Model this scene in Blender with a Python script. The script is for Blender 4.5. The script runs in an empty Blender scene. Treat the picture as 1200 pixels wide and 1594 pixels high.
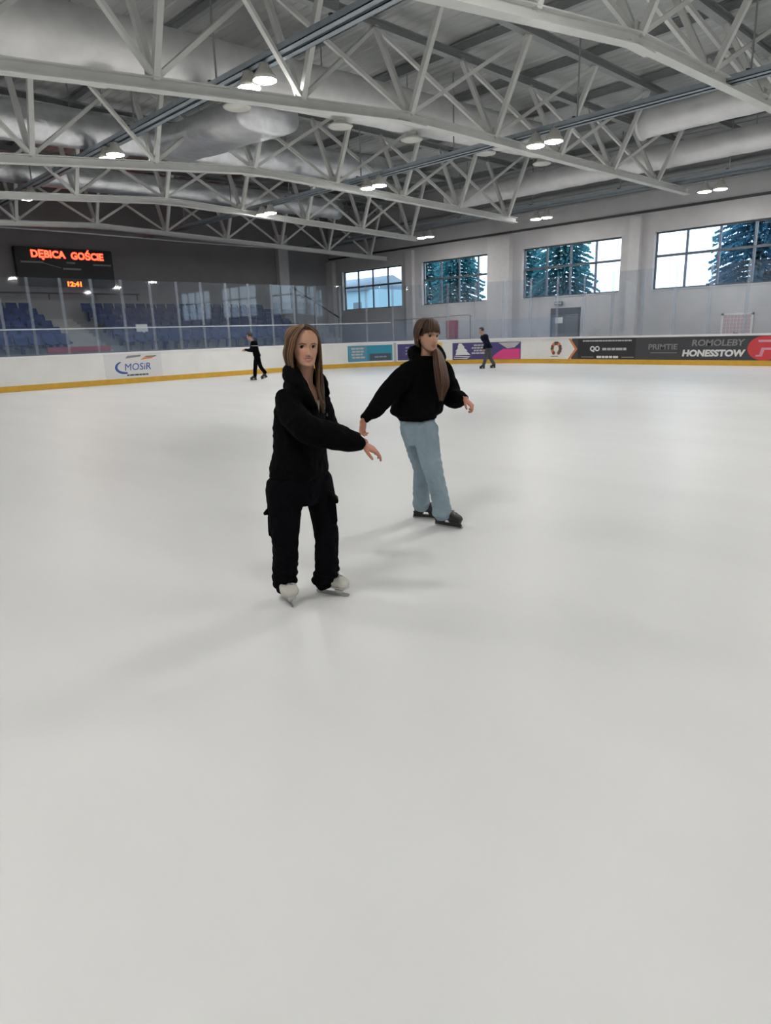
import bpy, bmesh, math, random
from mathutils import Vector, Matrix, noise
PI = math.pi
V = Vector
rnd = random.Random(7)
SC = bpy.context.scene
COL = SC.collection

# ------------------------------------------------------------------ helpers
def mat(name, color, rough=.5, metal=0., spec=.5, var=0., scale=5., emit=None, estr=0., bump=0., bscale=40., stretch=None, coat=0.):
    m = bpy.data.materials.new(name); m.use_nodes = True
    nt = m.node_tree; b = nt.nodes['Principled BSDF']
    b.inputs['Base Color'].default_value = (*color, 1)
    b.inputs['Roughness'].default_value = rough
    b.inputs['Metallic'].default_value = metal
    b.inputs['Specular IOR Level'].default_value = spec
    b.inputs['Coat Weight'].default_value = coat
    tc = None
    if var or bump:
        tc = nt.nodes.new('ShaderNodeTexCoord'); mp = nt.nodes.new('ShaderNodeMapping')
        if stretch: mp.inputs['Scale'].default_value = stretch
        nt.links.new(tc.outputs['Object'], mp.inputs['Vector'])
    if var:
        n = nt.nodes.new('ShaderNodeTexNoise'); n.inputs['Scale'].default_value = scale; n.inputs['Detail'].default_value = 5
        nt.links.new(mp.outputs[0], n.inputs['Vector'])
        r = nt.nodes.new('ShaderNodeValToRGB')
        r.color_ramp.elements[0].position = .3; r.color_ramp.elements[1].position = .7
        r.color_ramp.elements[0].color = (*[max(0, c*(1-var)) for c in color], 1)
        r.color_ramp.elements[1].color = (*[min(1, c*(1+var)) for c in color], 1)
        nt.links.new(n.outputs['Fac'], r.inputs[0]); nt.links.new(r.outputs[0], b.inputs['Base Color'])
    if bump:
        n2 = nt.nodes.new('ShaderNodeTexNoise'); n2.inputs['Scale'].default_value = bscale; n2.inputs['Detail'].default_value = 4
        nt.links.new(mp.outputs[0], n2.inputs['Vector'])
        bp = nt.nodes.new('ShaderNodeBump'); bp.inputs['Strength'].default_value = bump; bp.inputs['Distance'].default_value = .02
        nt.links.new(n2.outputs['Fac'], bp.inputs['Height']); nt.links.new(bp.outputs[0], b.inputs['Normal'])
    if emit:
        b.inputs['Emission Color'].default_value = (*emit, 1); b.inputs['Emission Strength'].default_value = estr
    return m

def glass_mat(name, tint, haze, hazecol, gloss_boost=1.0):
    m = bpy.data.materials.new(name); m.use_nodes = True
    nt = m.node_tree; nt.nodes.clear()
    out = nt.nodes.new('ShaderNodeOutputMaterial')
    tr = nt.nodes.new('ShaderNodeBsdfTransparent'); tr.inputs[0].default_value = (*tint, 1)
    gl = nt.nodes.new('ShaderNodeBsdfGlossy'); gl.inputs['Roughness'].default_value = .03
    df = nt.nodes.new('ShaderNodeBsdfDiffuse'); df.inputs[0].default_value = (*hazecol, 1)
    fr = nt.nodes.new('ShaderNodeFresnel'); fr.inputs['IOR'].default_value = 1.45
    mu = nt.nodes.new('ShaderNodeMath'); mu.operation = 'MULTIPLY'; mu.inputs[1].default_value = gloss_boost; mu.use_clamp = True
    m1 = nt.nodes.new('ShaderNodeMixShader'); m1.inputs[0].default_value = haze
    m2 = nt.nodes.new('ShaderNodeMixShader')
    nt.links.new(tr.outputs[0], m1.inputs[1]); nt.links.new(df.outputs[0], m1.inputs[2])
    geo = nt.nodes.new('ShaderNodeNewGeometry'); fm = nt.nodes.new('ShaderNodeMath'); fm.operation = 'SUBTRACT'; fm.inputs[0].default_value = 1   # only the entry face mirrors
    m3 = nt.nodes.new('ShaderNodeMath'); m3.operation = 'MULTIPLY'
    nt.links.new(geo.outputs['Backfacing'], fm.inputs[1]); nt.links.new(fr.outputs[0], mu.inputs[0]); nt.links.new(mu.outputs[0], m3.inputs[0]); nt.links.new(fm.outputs[0], m3.inputs[1]); nt.links.new(m3.outputs[0], m2.inputs[0])
    nt.links.new(m1.outputs[0], m2.inputs[1]); nt.links.new(gl.outputs[0], m2.inputs[2])
    nt.links.new(m2.outputs[0], out.inputs[0])
    return m

def link(name, me, parent=None, m=None):
    o = bpy.data.objects.new(name, me); COL.objects.link(o)
    if parent: o.parent = parent
    if m is not None and me is not None:
        for k in (m if isinstance(m, (list, tuple)) else [m]): me.materials.append(k)
    return o

def obj(name, bm, m=None, parent=None, smooth=False):
    bmesh.ops.recalc_face_normals(bm, faces=bm.faces)
    me = bpy.data.meshes.new(name); bm.to_mesh(me); bm.free()
    if smooth:
        for p in me.polygons: p.use_smooth = True
    return link(name, me, parent, m)

def tag(o, label, cat, group=None, kind=None):
    o['label'] = label; o['category'] = cat
    if group: o['group'] = group
    if kind: o['kind'] = kind
    return o

def struct(o):
    o['kind'] = 'structure'; return o

def thing(name, label, cat, loc=(0, 0, 0), rotz=0, group=None):
    o = bpy.data.objects.new(name, None); COL.objects.link(o)
    o.location = loc; o.rotation_euler = (0, 0, rotz); o.empty_display_size = .2
    return tag(o, label, cat, group)

def dup(root, loc, rotz=None, label=None):
    r = root.copy(); COL.objects.link(r); r.location = loc
    if rotz is not None: r.rotation_euler = (0, 0, rotz)
    if label: r['label'] = label
    for ch in list(root.children):
        c = ch.copy(); COL.objects.link(c); c.parent = r
        for g in list(ch.children):
            d = g.copy(); COL.objects.link(d); d.parent = c
    return r

def BM(): return bmesh.new()

def box(bm, lo, hi, mi=0):
    x0, y0, z0 = lo; x1, y1, z1 = hi
    vs = [bm.verts.new(p) for p in ((x0,y0,z0),(x1,y0,z0),(x1,y1,z0),(x0,y1,z0),(x0,y0,z1),(x1,y0,z1),(x1,y1,z1),(x0,y1,z1))]
    for q in ((3,2,1,0),(4,5,6,7),(0,1,5,4),(1,2,6,5),(2,3,7,6),(3,0,4,7)):
        bm.faces.new([vs[i] for i in q]).material_index = mi

def loft(bm, rings, caps=True, closed=True, mi=0):
    vr = [[bm.verts.new(p) for p in r] for r in rings]
    n = len(vr[0])
    for i in range(len(vr)-1):
        for j in range(n if closed else n-1):
            k = (j+1) % n
            f = bm.faces.new((vr[i][j], vr[i][k], vr[i+1][k], vr[i+1][j])); f.material_index = mi; f.smooth = True
    if caps:
        for r, rv in ((vr[0], True), (vr[-1], False)):
            c = V((0,0,0))
            for v in r: c += v.co
            cv = bm.verts.new(c/len(r))
            for j in range(n):
                k = (j+1) % n
                f = bm.faces.new((cv, r[k], r[j]) if rv else (cv, r[j], r[k])); f.material_index = mi; f.smooth = True

def ring(c, ax, ay, a, b, n=20, p=2.):
    c = V(c); ax = V(ax); ay = V(ay); out = []
    for i in range(n):
        t = 2*PI*i/n; cs, sn = math.cos(t), math.sin(t)
        out.append(c + ax*(a*math.copysign(abs(cs)**(2/p), cs)) + ay*(b*math.copysign(abs(sn)**(2/p), sn)))
    return out

def cat(P, sub):
    """Catmull-Rom through tuples of numbers"""
    out = []; n = len(P)
    for i in range(n-1):
        p0 = P[max(i-1, 0)]; p1 = P[i]; p2 = P[i+1]; p3 = P[min(i+2, n-1)]
        for k in range(sub):
            t = k/sub
            out.append(tuple(.5*((2*b)+(-a+c)*t+(2*a-5*b+4*c-d)*t*t+(-a+3*b-3*c+d)*t**3) for a, b, c, d in zip(p0, p1, p2, p3)))
    out.append(tuple(P[-1])); return out

def tube(bm, pts, radii, n=12, sub=4, flat=1., up=(0, 0, 1), round_ends=True, mi=0):
    """round (or flattened) tube through points with a radius at each"""
    D = [(*p, r) for p, r in zip(pts, radii)]
    D = cat(D, sub) if len(D) > 2 or sub > 1 else D
    P = [V(d[:3]) for d in D]; R = [max(d[3], 1e-4) for d in D]
    rings = []; up = V(up)
    def frame(t):
        x = up - t*up.dot(t)
        if x.length < 1e-3: x = V((1, 0, 0)) - t*t.x
        if x.length < 1e-3: x = V((0, 1, 0)) - t*t.y
        x.normalize(); return x, t.cross(x)
    T = []
    for i in range(len(P)):
        t = P[min(i+1, len(P)-1)] - P[max(i-1, 0)]
        T.append(t.normalized() if t.length > 1e-9 else V((0, 0, 1)))
    X = [frame(T[0])[0]]
    for i in range(1, len(T)):      # carry the frame along so the tube never twists
        x = X[-1]-T[i]*X[-1].dot(T[i]); X.append(x.normalized() if x.length > 1e-6 else frame(T[i])[0])
    if round_ends:
        for s in (.95, .6):
            x = X[0]; y = T[0].cross(x); rings.append(ring(P[0]-T[0]*R[0]*s*.8, x, y, R[0]*flat*math.sqrt(1-s*s*.98), R[0]*math.sqrt(1-s*s*.98), n))
    for p, r, t, x in zip(P, R, T, X):
        y = t.cross(x); rings.append(ring(p, x, y, r*flat, r, n))
    if round_ends:
        for s in (.6, .95):
            x = X[-1]; y = T[-1].cross(x); rings.append(ring(P[-1]+T[-1]*R[-1]*s*.8, x, y, R[-1]*flat*math.sqrt(1-s*s*.98), R[-1]*math.sqrt(1-s*s*.98), n))
    loft(bm, rings, mi=mi)

def bar(bm, a, b, w, h=None, mi=0):
    """square bar between two points"""
    a = V(a); b = V(b); t = (b-a).normalized(); h = h or w
    x = V((0, 0, 1)) - t*t.z
    if x.length < 1e-3: x = V((1, 0, 0))
    x.normalize(); y = t.cross(x)
    loft(bm, [[p+x*sx*h/2+y*sy*w/2 for sx, sy in ((-1,-1),(1,-1),(1,1),(-1,1))] for p in (a, b)], mi=mi)
    for f in bm.faces: f.smooth = False

def ibeam(bm, a, b, w, h, tf=.02, tw=.012):
    a = V(a); b = V(b); t = (b-a).normalized(); x = V((0,0,1)); x = (x-t*t.z).normalized(); y = t.cross(x)
    pr = [(-w/2,-h/2),(w/2,-h/2),(w/2,-h/2+tf),(tw/2,-h/2+tf),(tw/2,h/2-tf),(w/2,h/2-tf),(w/2,h/2),(-w/2,h/2),(-w/2,h/2-tf),(-tw/2,h/2-tf),(-tw/2,-h/2+tf),(-w/2,-h/2+tf)]
    vr = [[bm.verts.new(p+y*u+x*v) for u, v in pr] for p in (a, b)]
    n = len(pr)
    for j in range(n):
        bm.faces.new((vr[0][j], vr[0][(j+1)%n], vr[1][(j+1)%n], vr[1][j]))
    bm.faces.new(vr[0]); bm.faces.new(vr[1])

def cyl(bm, c, axis, r, h, n=24, r2=None, mi=0):
    c = V(c); t = V(axis).normalized(); x = t.orthogonal().normalized(); y = t.cross(x); r2 = r if r2 is None else r2
    loft(bm, [ring(c, x, y, r, r, n), ring(c+t*h, x, y, r2, r2, n)], mi=mi)

def union_mesh(bm, voxel, smooth=2, fac=.5):
    """fuse overlapping closed pieces into one continuous skin"""
    me = bpy.data.meshes.new('tmp'); bm.to_mesh(me); bm.free()
    o = bpy.data.objects.new('tmp', me); COL.objects.link(o)
    r = o.modifiers.new('r', 'REMESH'); r.mode = 'VOXEL'; r.voxel_size = voxel; r.use_smooth_shade = True
    if smooth:
        s = o.modifiers.new('s', 'SMOOTH'); s.iterations = smooth; s.factor = fac
    dg = bpy.context.evaluated_depsgraph_get()
    out = bpy.data.meshes.new_from_object(o.evaluated_get(dg))
    bpy.data.objects.remove(o); bpy.data.meshes.remove(me)
    for p in out.polygons: p.use_smooth = True
    return out

def wrinkle(me, amp, freq, seed=0., stretch=(1, 1, 1), ridge=False):
    me.update(); N = [v.normal.copy() for v in me.vertices]
    for v, nv in zip(me.vertices, N):
        p = V((v.co.x*stretch[0], v.co.y*stretch[1], v.co.z*stretch[2]))*freq + V((seed, seed*.7, -seed))
        d = noise.noise(p)
        if ridge: d = 1-2*abs(d)-.4
        v.co += nv*(amp*d)

def text_mesh(txt, size, depth=.004, bold=0., align='CENTER', sx=1., shear=0.):
    cu = bpy.data.curves.new('t', 'FONT'); cu.body = txt; cu.size = size; cu.extrude = depth; cu.offset = bold
    cu.align_x = align; cu.align_y = 'CENTER'; cu.shear = shear; cu.resolution_u = 3
    o = bpy.data.objects.new('t', cu); COL.objects.link(o)
    dg = bpy.context.evaluated_depsgraph_get()
    me = bpy.data.meshes.new_from_object(o.evaluated_get(dg))
    bpy.data.objects.remove(o); bpy.data.curves.remove(cu)
    for v in me.vertices: v.co.x *= sx
    return me

def place_flat(o, origin, xdir):
    """local x along xdir, local y up, local z out of the face"""
    x = V(xdir).normalized(); y = V((0, 0, 1)); z = x.cross(y)
    m = Matrix((x, y, z)).transposed().to_4x4(); m.translation = V(origin)
    o.matrix_local = m

# ------------------------------------------------------------------ camera
cam = bpy.data.cameras.new('camera'); camo = bpy.data.objects.new('camera', cam); COL.objects.link(camo)
R = Matrix(((.719, .199, -.666), (-.694, .165, -.700), (-.030, .966, .257)))
q = R.to_quaternion(); mm = q.to_matrix().to_4x4(); mm.translation = V((0, 0, 1.6)); camo.matrix_world = mm
cam.sensor_fit = 'VERTICAL'; cam.sensor_height = 36; cam.lens = 1049/1594*36; cam.clip_end = 300
SC.camera = camo
SC.view_settings.view_transform = 'Standard'; SC.view_settings.look = 'None'
SC.view_settings.gamma = 1; SC.view_settings.exposure = 0; SC.view_settings.use_curve_mapping = False
SC.render.film_transparent = False

# ------------------------------------------------------------------ sky
w = bpy.data.worlds.new('sky'); SC.world = w; w.use_nodes = True
nt = w.node_tree; bg = nt.nodes['Background']
tc = nt.nodes.new('ShaderNodeTexCoord'); nz = nt.nodes.new('ShaderNodeTexNoise'); nz.inputs['Scale'].default_value = 2.2; nz.inputs['Detail'].default_value = 6
rp = nt.nodes.new('ShaderNodeValToRGB')
rp.color_ramp.elements[0].position = .38; rp.color_ramp.elements[0].color = (.52, .74, 1, 1)
rp.color_ramp.elements[1].position = .56; rp.color_ramp.elements[1].color = (.93, .97, 1, 1)
nt.links.new(tc.outputs['Generated'], nz.inputs['Vector']); nt.links.new(nz.outputs['Fac'], rp.inputs[0]); nt.links.new(rp.outputs[0], bg.inputs[0])
bg.inputs[1].default_value = 3.2

# ------------------------------------------------------------------ materials
M = {}
M['ice'] = mat('ice', (.685, .692, .69), .40, 0, .2, .03, 1.2, bump=.05, bscale=9, stretch=(1, .25, 1))
M['concrete'] = mat('concrete', (.30, .30, .31), .8, var=.12)
M['wall'] = mat('light grey wall panel', (.53, .52, .53), .65, var=.05, scale=1.5)
M['endwall'] = mat('dark grey wall panel', (.26, .247, .253), .75, var=.06, scale=1.2)
M['pil'] = mat('pilaster paint', (.58, .57, .58), .65, var=.04)
M['deck'] = mat('roof deck', (.43, .445, .445), .6, .1, var=.06, scale=.8)
M['steel'] = mat('white painted steel', (.63, .64, .62), .45, 0, .5, .04, 3)
M['purlin'] = mat('grey steel', (.30, .315, .32), .5, .1, var=.06)
M['rail'] = mat('blue grey steel', (.33, .38, .43), .4, .4, var=.08)
M['dark'] = mat('dark steel', (.05, .055, .06), .5)
M['foil'] = mat('wrinkled foil', (.74, .75, .78), .32, .8, var=.12, scale=3, bump=.7, bscale=7)
M['duct'] = mat('galvanised duct', (.80, .795, .80), .45, .35, var=.08, scale=2, bump=.15, bscale=6)
M['lampbody'] = mat('lamp housing', (.55, .54, .50), .45)
M['lens'] = mat('lit lamp lens', (1, 1, 1), .4, emit=(1, .972, .925), estr=172)
M['diff'] = mat('white diffuser', (.62, .62, .58), .5, var=.05)
M['board'] = mat('white board plastic', (.76, .755, .735), .35, 0, .5, .035, 1.5)
M['kick'] = mat('yellow kick plate', (.62, .36, .035), .4, var=.08, scale=4)
M['cap'] = mat('white cap rail', (.80, .80, .80), .35)
M['frame'] = mat('dark window frame', (.10, .115, .14), .45)
M['mull'] = mat('grey blue mullion', (.16, .19, .24), .45)
M['sill'] = mat('white sill', (.6, .6, .62), .5)
M['pane'] = glass_mat('window pane', (.90, .96, 1), .0, (.5, .6, .7))
M['plexi'] = glass_mat('rink plexiglass', (.92, .94, .96), .03, (.38, .45, .56), 2.2)
M['plexilow'] = glass_mat('rink plexiglass with reflection haze', (.90, .93, .97), .10, (.30, .42, .62), 2.2)  # bluish reflection on the lower panes put in as diffuse haze colour
M['plexipost'] = glass_mat('plexiglass joint', (.80, .84, .88), .22, (.55, .60, .68), 1)
M['seat'] = mat('blue seat plastic', (.007, .024, .11), .6, 0, .15, var=.15, scale=1.)
M['stand'] = mat('stand concrete', (.20, .20, .21), .8, var=.1)
M['stair'] = mat('stair concrete', (.34, .33, .31), .8, var=.1)
M['door'] = mat('grey door', (.16, .18, .21), .45)
M['black'] = mat('scoreboard black', (.006, .006, .007), .45)
M['red'] = mat('red led text', (.3, 0, 0), .5, emit=(1, .035, .015), estr=9)
M['orange'] = mat('orange led clock', (.3, .05, 0), .5, emit=(1, .10, .012), estr=7)
M['grey'] = mat('grey print', (.22, .22, .23), .5)
M['white'] = mat('white print', (.72, .72, .72), .5)
M['dullwhite'] = mat('pale grey print', (.45, .45, .46), .5)
M['adgrey'] = mat('charcoal print', (.045, .047, .055), .4)
M['adblack'] = mat('black print', (.02, .02, .024), .4)
M['teal'] = mat('teal print', (.02, .26, .38), .4)
M['tealdk'] = mat('slate print', (.055, .075, .10), .4)
M['tealsq'] = mat('grey blue print', (.10, .27, .38), .4)
M['purple'] = mat('purple print', (.055, .045, .17), .4)
M['pink'] = mat('pink print', (.66, .045, .22), .4)
M['lilac'] = mat('lilac print', (.24, .25, .42), .4)
M['palepink'] = mat('pale pink print', (.68, .30, .40), .4)
M['redad'] = mat('red print', (.58, .045, .055), .4)
M['yellow'] = mat('yellow print', (.66, .46, .12), .4)
M['blueprint'] = mat('blue print', (.04, .09, .34), .4)
M['orangeprint'] = mat('orange print', (.62, .20, .08), .4)
M['greenprint'] = mat('dark green print', (.05, .09, .05), .4)
M['brownprint'] = mat('dark red print', (.24, .05, .04), .4)
M['panelgrey'] = mat('light grey sheet', (.66, .66, .665), .4)
M['handrail'] = mat('pale handrail', (.62, .64, .66), .35, .3)
M['redbox'] = mat('red paint', (.36, .04, .06), .45)
M['pinkgrid'] = mat('pale pink grid', (.55, .42, .44), .6)
M['needle'] = mat('conifer needles', (.07, .23, .33), .7, var=.4, scale=3)
M['leafy'] = mat('bush leaves', (.06, .24, .28), .7, var=.4, scale=3)
M['bark'] = mat('bark', (.07, .06, .055), .9, var=.3)
M['grass'] = mat('dull grass', (.10, .13, .09), .9, var=.3)
M['render'] = mat('pale blue facade', (.30, .45, .52), .8, var=.05)
M['roofing'] = mat('grey roofing', (.16, .2, .24), .8)
M['whitepaper'] = mat('white paper', (.75, .75, .73), .6)
# ================================================================== the hall
XW, YE, ZR = 29.5, 35.6, 8.85       # window wall, end wall, roof deck
XL, YF = -4.5, -22.
# rink outline: straight end boards, round corner, straight side boards
XC, YC, RC = 19.0, 17.2, 8.5
LC = RC*PI/2
def path(s, n=0.):
    if s < 0: return V((XC+s, YC+RC+n, 0))
    if s < LC:
        a = PI/2-s/RC; return V((XC+(RC+n)*math.cos(a), YC+(RC+n)*math.sin(a), 0))
    return V((XC+RC+n, YC-(s-LC), 0))
def tang(s):
    t = path(s+.01)-path(s-.01); return t.normalized()
def srange(s0, s1, step=.35):
    k = max(1, int(math.ceil((s1-s0)/step))); return [s0+(s1-s0)*i/k for i in range(k+1)]
def sweep(bm, s0, s1, n0, n1, z0, z1, mi=0):
    rings = []
    for s in srange(s0, s1):
        a = path(s, n0); b = path(s, n1)
        rings.append([V((a.x,a.y,z0)), V((b.x,b.y,z0)), V((b.x,b.y,z1)), V((a.x,a.y,z1))])
    loft(bm, rings, mi=mi)
    for f in bm.faces: f.smooth = False

# ice and walkway
bm = BM()
pts = [path(s) for s in srange(-22, LC+38, .4)]
top = [bm.verts.new(p) for p in pts] + [bm.verts.new((-3, YC-38, 0))]
f = bm.faces.new(top)
bmesh.ops.triangulate(bm, faces=[f])
o = struct(obj('floor', bm, M['ice']))
bm = BM(); box(bm, (XL-.3, YF-.3, -.3), (XW+.3, YE+.3, -.02))
struct(obj('floor_walkway', bm, M['concrete']))

# window wall with openings
WZ0, WZ1 = 3.04, 5.36
WIN = [(29.1, 34.4), (22.3, 27.5), (15.5, 20.7), (8.75, 14.0), (2.0, 7.2), (-4.7, .5)]
ys = sorted(WIN); bm = BM(); T = .35
box(bm, (XW, YF, -.3), (XW+T, YE+.3, WZ0)); box(bm, (XW, YF, WZ1), (XW+T, YE+.3, ZR))
edge = YF
for a, b in ys:
    box(bm, (XW, edge, WZ0), (XW+T, a, WZ1)); edge = b
box(bm, (XW, edge, WZ0), (XW+T, YE+.3, WZ1))
struct(obj('wall_right', bm, M['wall']))
bm = BM(); box(bm, (XL, YE, -.3), (XW, YE+.3, ZR)); struct(obj('wall_back', bm, M['endwall']))
bm = BM(); box(bm, (XL-.3, YF, -.3), (XL, YE+.3, ZR)); struct(obj('wall_left', bm, M['wall']))
bm = BM(); box(bm, (XL, YF-.3, -.3), (XW, YF, ZR)); struct(obj('wall_front', bm, M['endwall']))
# roof deck: trapezoidal sheet, ribs along the hall
bm = BM(); x = XL-.4; prof = []
while x < XW+.5:
    prof += [(x, ZR), (x+.13, ZR), (x+.16, ZR+.022), (x+.27, ZR+.022)]; x += .30
vr = [[bm.verts.new((px, yy, pz)) for px, pz in prof] for yy in (YF-.3, YE+.4)]
for i in range(len(prof)-1): bm.faces.new((vr[0][i], vr[0][i+1], vr[1][i+1], vr[1][i]))
struct(obj('ceiling', bm, M['deck']))

# pilasters and the dark strip under the eaves
for k, (a, b, d) in enumerate([(21.25, 22.6, .35), (14.55, 15.05, .22), (7.75, 8.25, .22), (28.05, 28.6, .22), (35.0, 35.6, .3)]):
    bm = BM(); box(bm, (XW-d, a, 0), (XW, b, 6.05)); struct(obj('trim_%d' % (k+1), bm, M['pil']))
bm = BM(); box(bm, (XW-.06, YF, 6.17), (XW, YE, 6.27)); struct(obj('trim_6', bm, M['dark']))
bm = BM(); box(bm, (25.3, YE-.35, 0), (26.0, YE, 7.4)); struct(obj('trim_7', bm, M['pil']))
bm = BM(); box(bm, (XL, YE-.05, 6.72), (XW, YE, 6.84)); struct(obj('trim_8', bm, M['purlin']))

for k, (a, b) in enumerate(WIN):
    fr = BM(); x0, x1 = XW+.18, XW+.26
    box(fr, (x0, a, WZ0), (x1, b, WZ0+.06)); box(fr, (x0, a, WZ1-.06), (x1, b, WZ1))
    box(fr, (x0, a, WZ0), (x1, a+.06, WZ1)); box(fr, (x0, b-.06, WZ0), (x1, b, WZ1))
    wo = struct(obj('window_%d' % (k+1), fr, M['frame']))
    zt = WZ0+(WZ1-WZ0)*.585; wd = (b-a)/4
    for i in (1, 2, 3):
        mb = BM(); box(mb, (x0+.005, a+wd*i-.045, WZ0+.06), (x1-.005, a+wd*i+.045, WZ1-.06)); obj('mullion', mb, M['mull'], wo)
    mb = BM(); box(mb, (x0-.01, a+.06, zt-.05), (x1-.002, b-.06, zt+.05)); obj('transom', mb, M['frame'], wo)
    for i in range(4):
        for z0, z1 in ((WZ0+.05, zt-.04), (zt+.04, WZ1-.05)):
            pb = BM(); box(pb, (x0+.03, a+wd*i+.04, z0), (x0+.042, a+wd*(i+1)-.04, z1)); obj('pane', pb, M['pane'], wo)
    sb = BM(); box(sb, (XW-.03, a, WZ0-.04), (x0, b, WZ0)); obj('window_sill', sb, M['sill'], wo)

# door in the window wall
bm = BM(); box(bm, (XW-.05, 17.35, 0), (XW, 17.45, 2.48)); box(bm, (XW-.05, 18.85, 0), (XW, 18.95, 2.48)); box(bm, (XW-.05, 17.35, 2.38), (XW, 18.95, 2.48))
d1 = struct(obj('door_1', bm, M['frame']))
bm = BM(); box(bm, (XW-.035, 17.45, 0), (XW-.002, 18.15, 2.16)); obj('door_leaf', bm, M['door'], d1)
bm = BM(); box(bm, (XW-.035, 18.16, 0), (XW-.002, 18.85, 2.16)); obj('door_leaf', bm, M['door'], d1)
bm = BM(); box(bm, (XW-.04, 17.45, 2.17), (XW-.002, 18.85, 2.38)); obj('transom_panel', bm, M['frame'], d1)
bm = BM(); bar(bm, (XW-.08, 18.05, 1.05), (XW-.08, 18.05, 1.2), .03); box(bm, (XW-.08, 18.035, 1.1), (XW-.03, 18.065, 1.13)); obj('door_handle', bm, M['purlin'], d1)
bm = BM(); box(bm, (XW-.045, 18.28, 1.78), (XW-.036, 18.68, 2.06))
tag(obj('paper_notice', bm, M['whitepaper']), 'white paper notice stuck on the grey door under the third window', 'notice')
bm = BM(); box(bm, (XW-.09, 18.3, 2.62), (XW-.001, 18.75, 2.78)); bmesh.ops.bevel(bm, geom=bm.edges[:], offset=.02, segments=2, affect='EDGES')
e = tag(obj('emergency_light', bm, M['frame']), 'small dark emergency light fixed above the grey door', 'emergency light')
bm = BM(); box(bm, (XW-.096, 18.34, 2.65), (XW-.089, 18.71, 2.75)); obj('diffuser', bm, M['dullwhite'], e)
# framed panel on the wall at the right
p = thing('wall_panel', 'pale pink gridded panel in a white frame on the wall at right', 'wall panel', (XW-.01, 10.35, .2))
bm = BM(); box(bm, (-.04, -.55, .06), (0, .55, 1.68)); obj('panel', bm, M['pinkgrid'], p)
bm = BM(); box(bm, (-.06, -.6, .0), (0, -.52, 1.74)); box(bm, (-.06, .52, 0), (0, .6, 1.74)); box(bm, (-.06, -.6, 1.66), (0, .6, 1.74)); box(bm, (-.06, -.6, 0), (0, .6, .08)); obj('panel_frame', bm, M['white'], p)
bm = BM()
for i in range(1, 8): bar(bm, (-.045, -.52+i*.13, .08), (-.045, -.52+i*.13, 1.66), .012)
for i in range(1, 11): bar(bm, (-.045, -.52, .08+i*.145), (-.045, .52, .08+i*.145), .012)
obj('grid', bm, M['white'], p)
bm = BM(); bar(bm, (-.05, .1, .98), (-.05, -.1, .94), .05, .04); obj('mark', bm, M['grey'], p)

# walkway handrail and the red box
h = thing('walkway_handrail', 'dark grey handrail on posts along the walkway behind the rink corner', 'handrail', (28.75, 26, 0))
bm = BM(); tube(bm, [(0, 3.2, 2.28), (0, 0, 2.32), (0, -2.3, 2.38), (.02, -2.7, 2.3)], [.03]*4, 10); obj('rail', bm, M['purlin'], h)
for yy in (3.0, .6, -2.62):
    bm = BM(); bar(bm, (0.02, yy, -.02), (.02, yy, 2.3), .05); obj('post', bm, M['purlin'], h)
r = thing('fire_cabinet', 'red upright box on the wall behind the ponytailed skater', 'cabinet', (XW-.158, 25.15, 1.18))
bm = BM(); box(bm, (-.1, -.34, 0), (.155, .34, .95)); bmesh.ops.bevel(bm, geom=bm.edges[:], offset=.02, segments=2, affect='EDGES'); obj('cabinet_body', bm, M['redbox'], r)
bm = BM(); box(bm, (-.118, -.29, .05), (-.1, .29, .9)); obj('cabinet_door', bm, M['redbox'], r)

# ------------------------------------------------------------------ boards
ZB = 1.15
def board_run(name, label, s0, s1):
    t = thing(name, label, 'rink boards', path((s0+s1)/2))
    off = t.location
    def part(nm, m, *a):
        b = BM(); sweep(b, *a); bmesh.ops.translate(b, verts=b.verts, vec=-off); return obj(nm, b, m, t)
    part('board_panel', M['board'], s0, s1, 0, .10, .2, ZB-.03)
    part('kick_plate', M['kick'], s0, s1, -.012, .1, 0, .2)
    part('cap_rail', M['cap'], s0, s1, -.03, .13, ZB-.03, ZB+.02)
    return t
b_end = board_run('rink_boards', 'straight white boards with yellow kick plate below the blue seats', -22, -.8)
b_cor = board_run('rink_boards', 'curved white corner boards with teal and purple advertisements', -.8, LC+.2)
b_side = board_run('rink_boards', 'straight boards below the windows carrying the long charcoal advertisement', LC+.2, LC+36)

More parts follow.
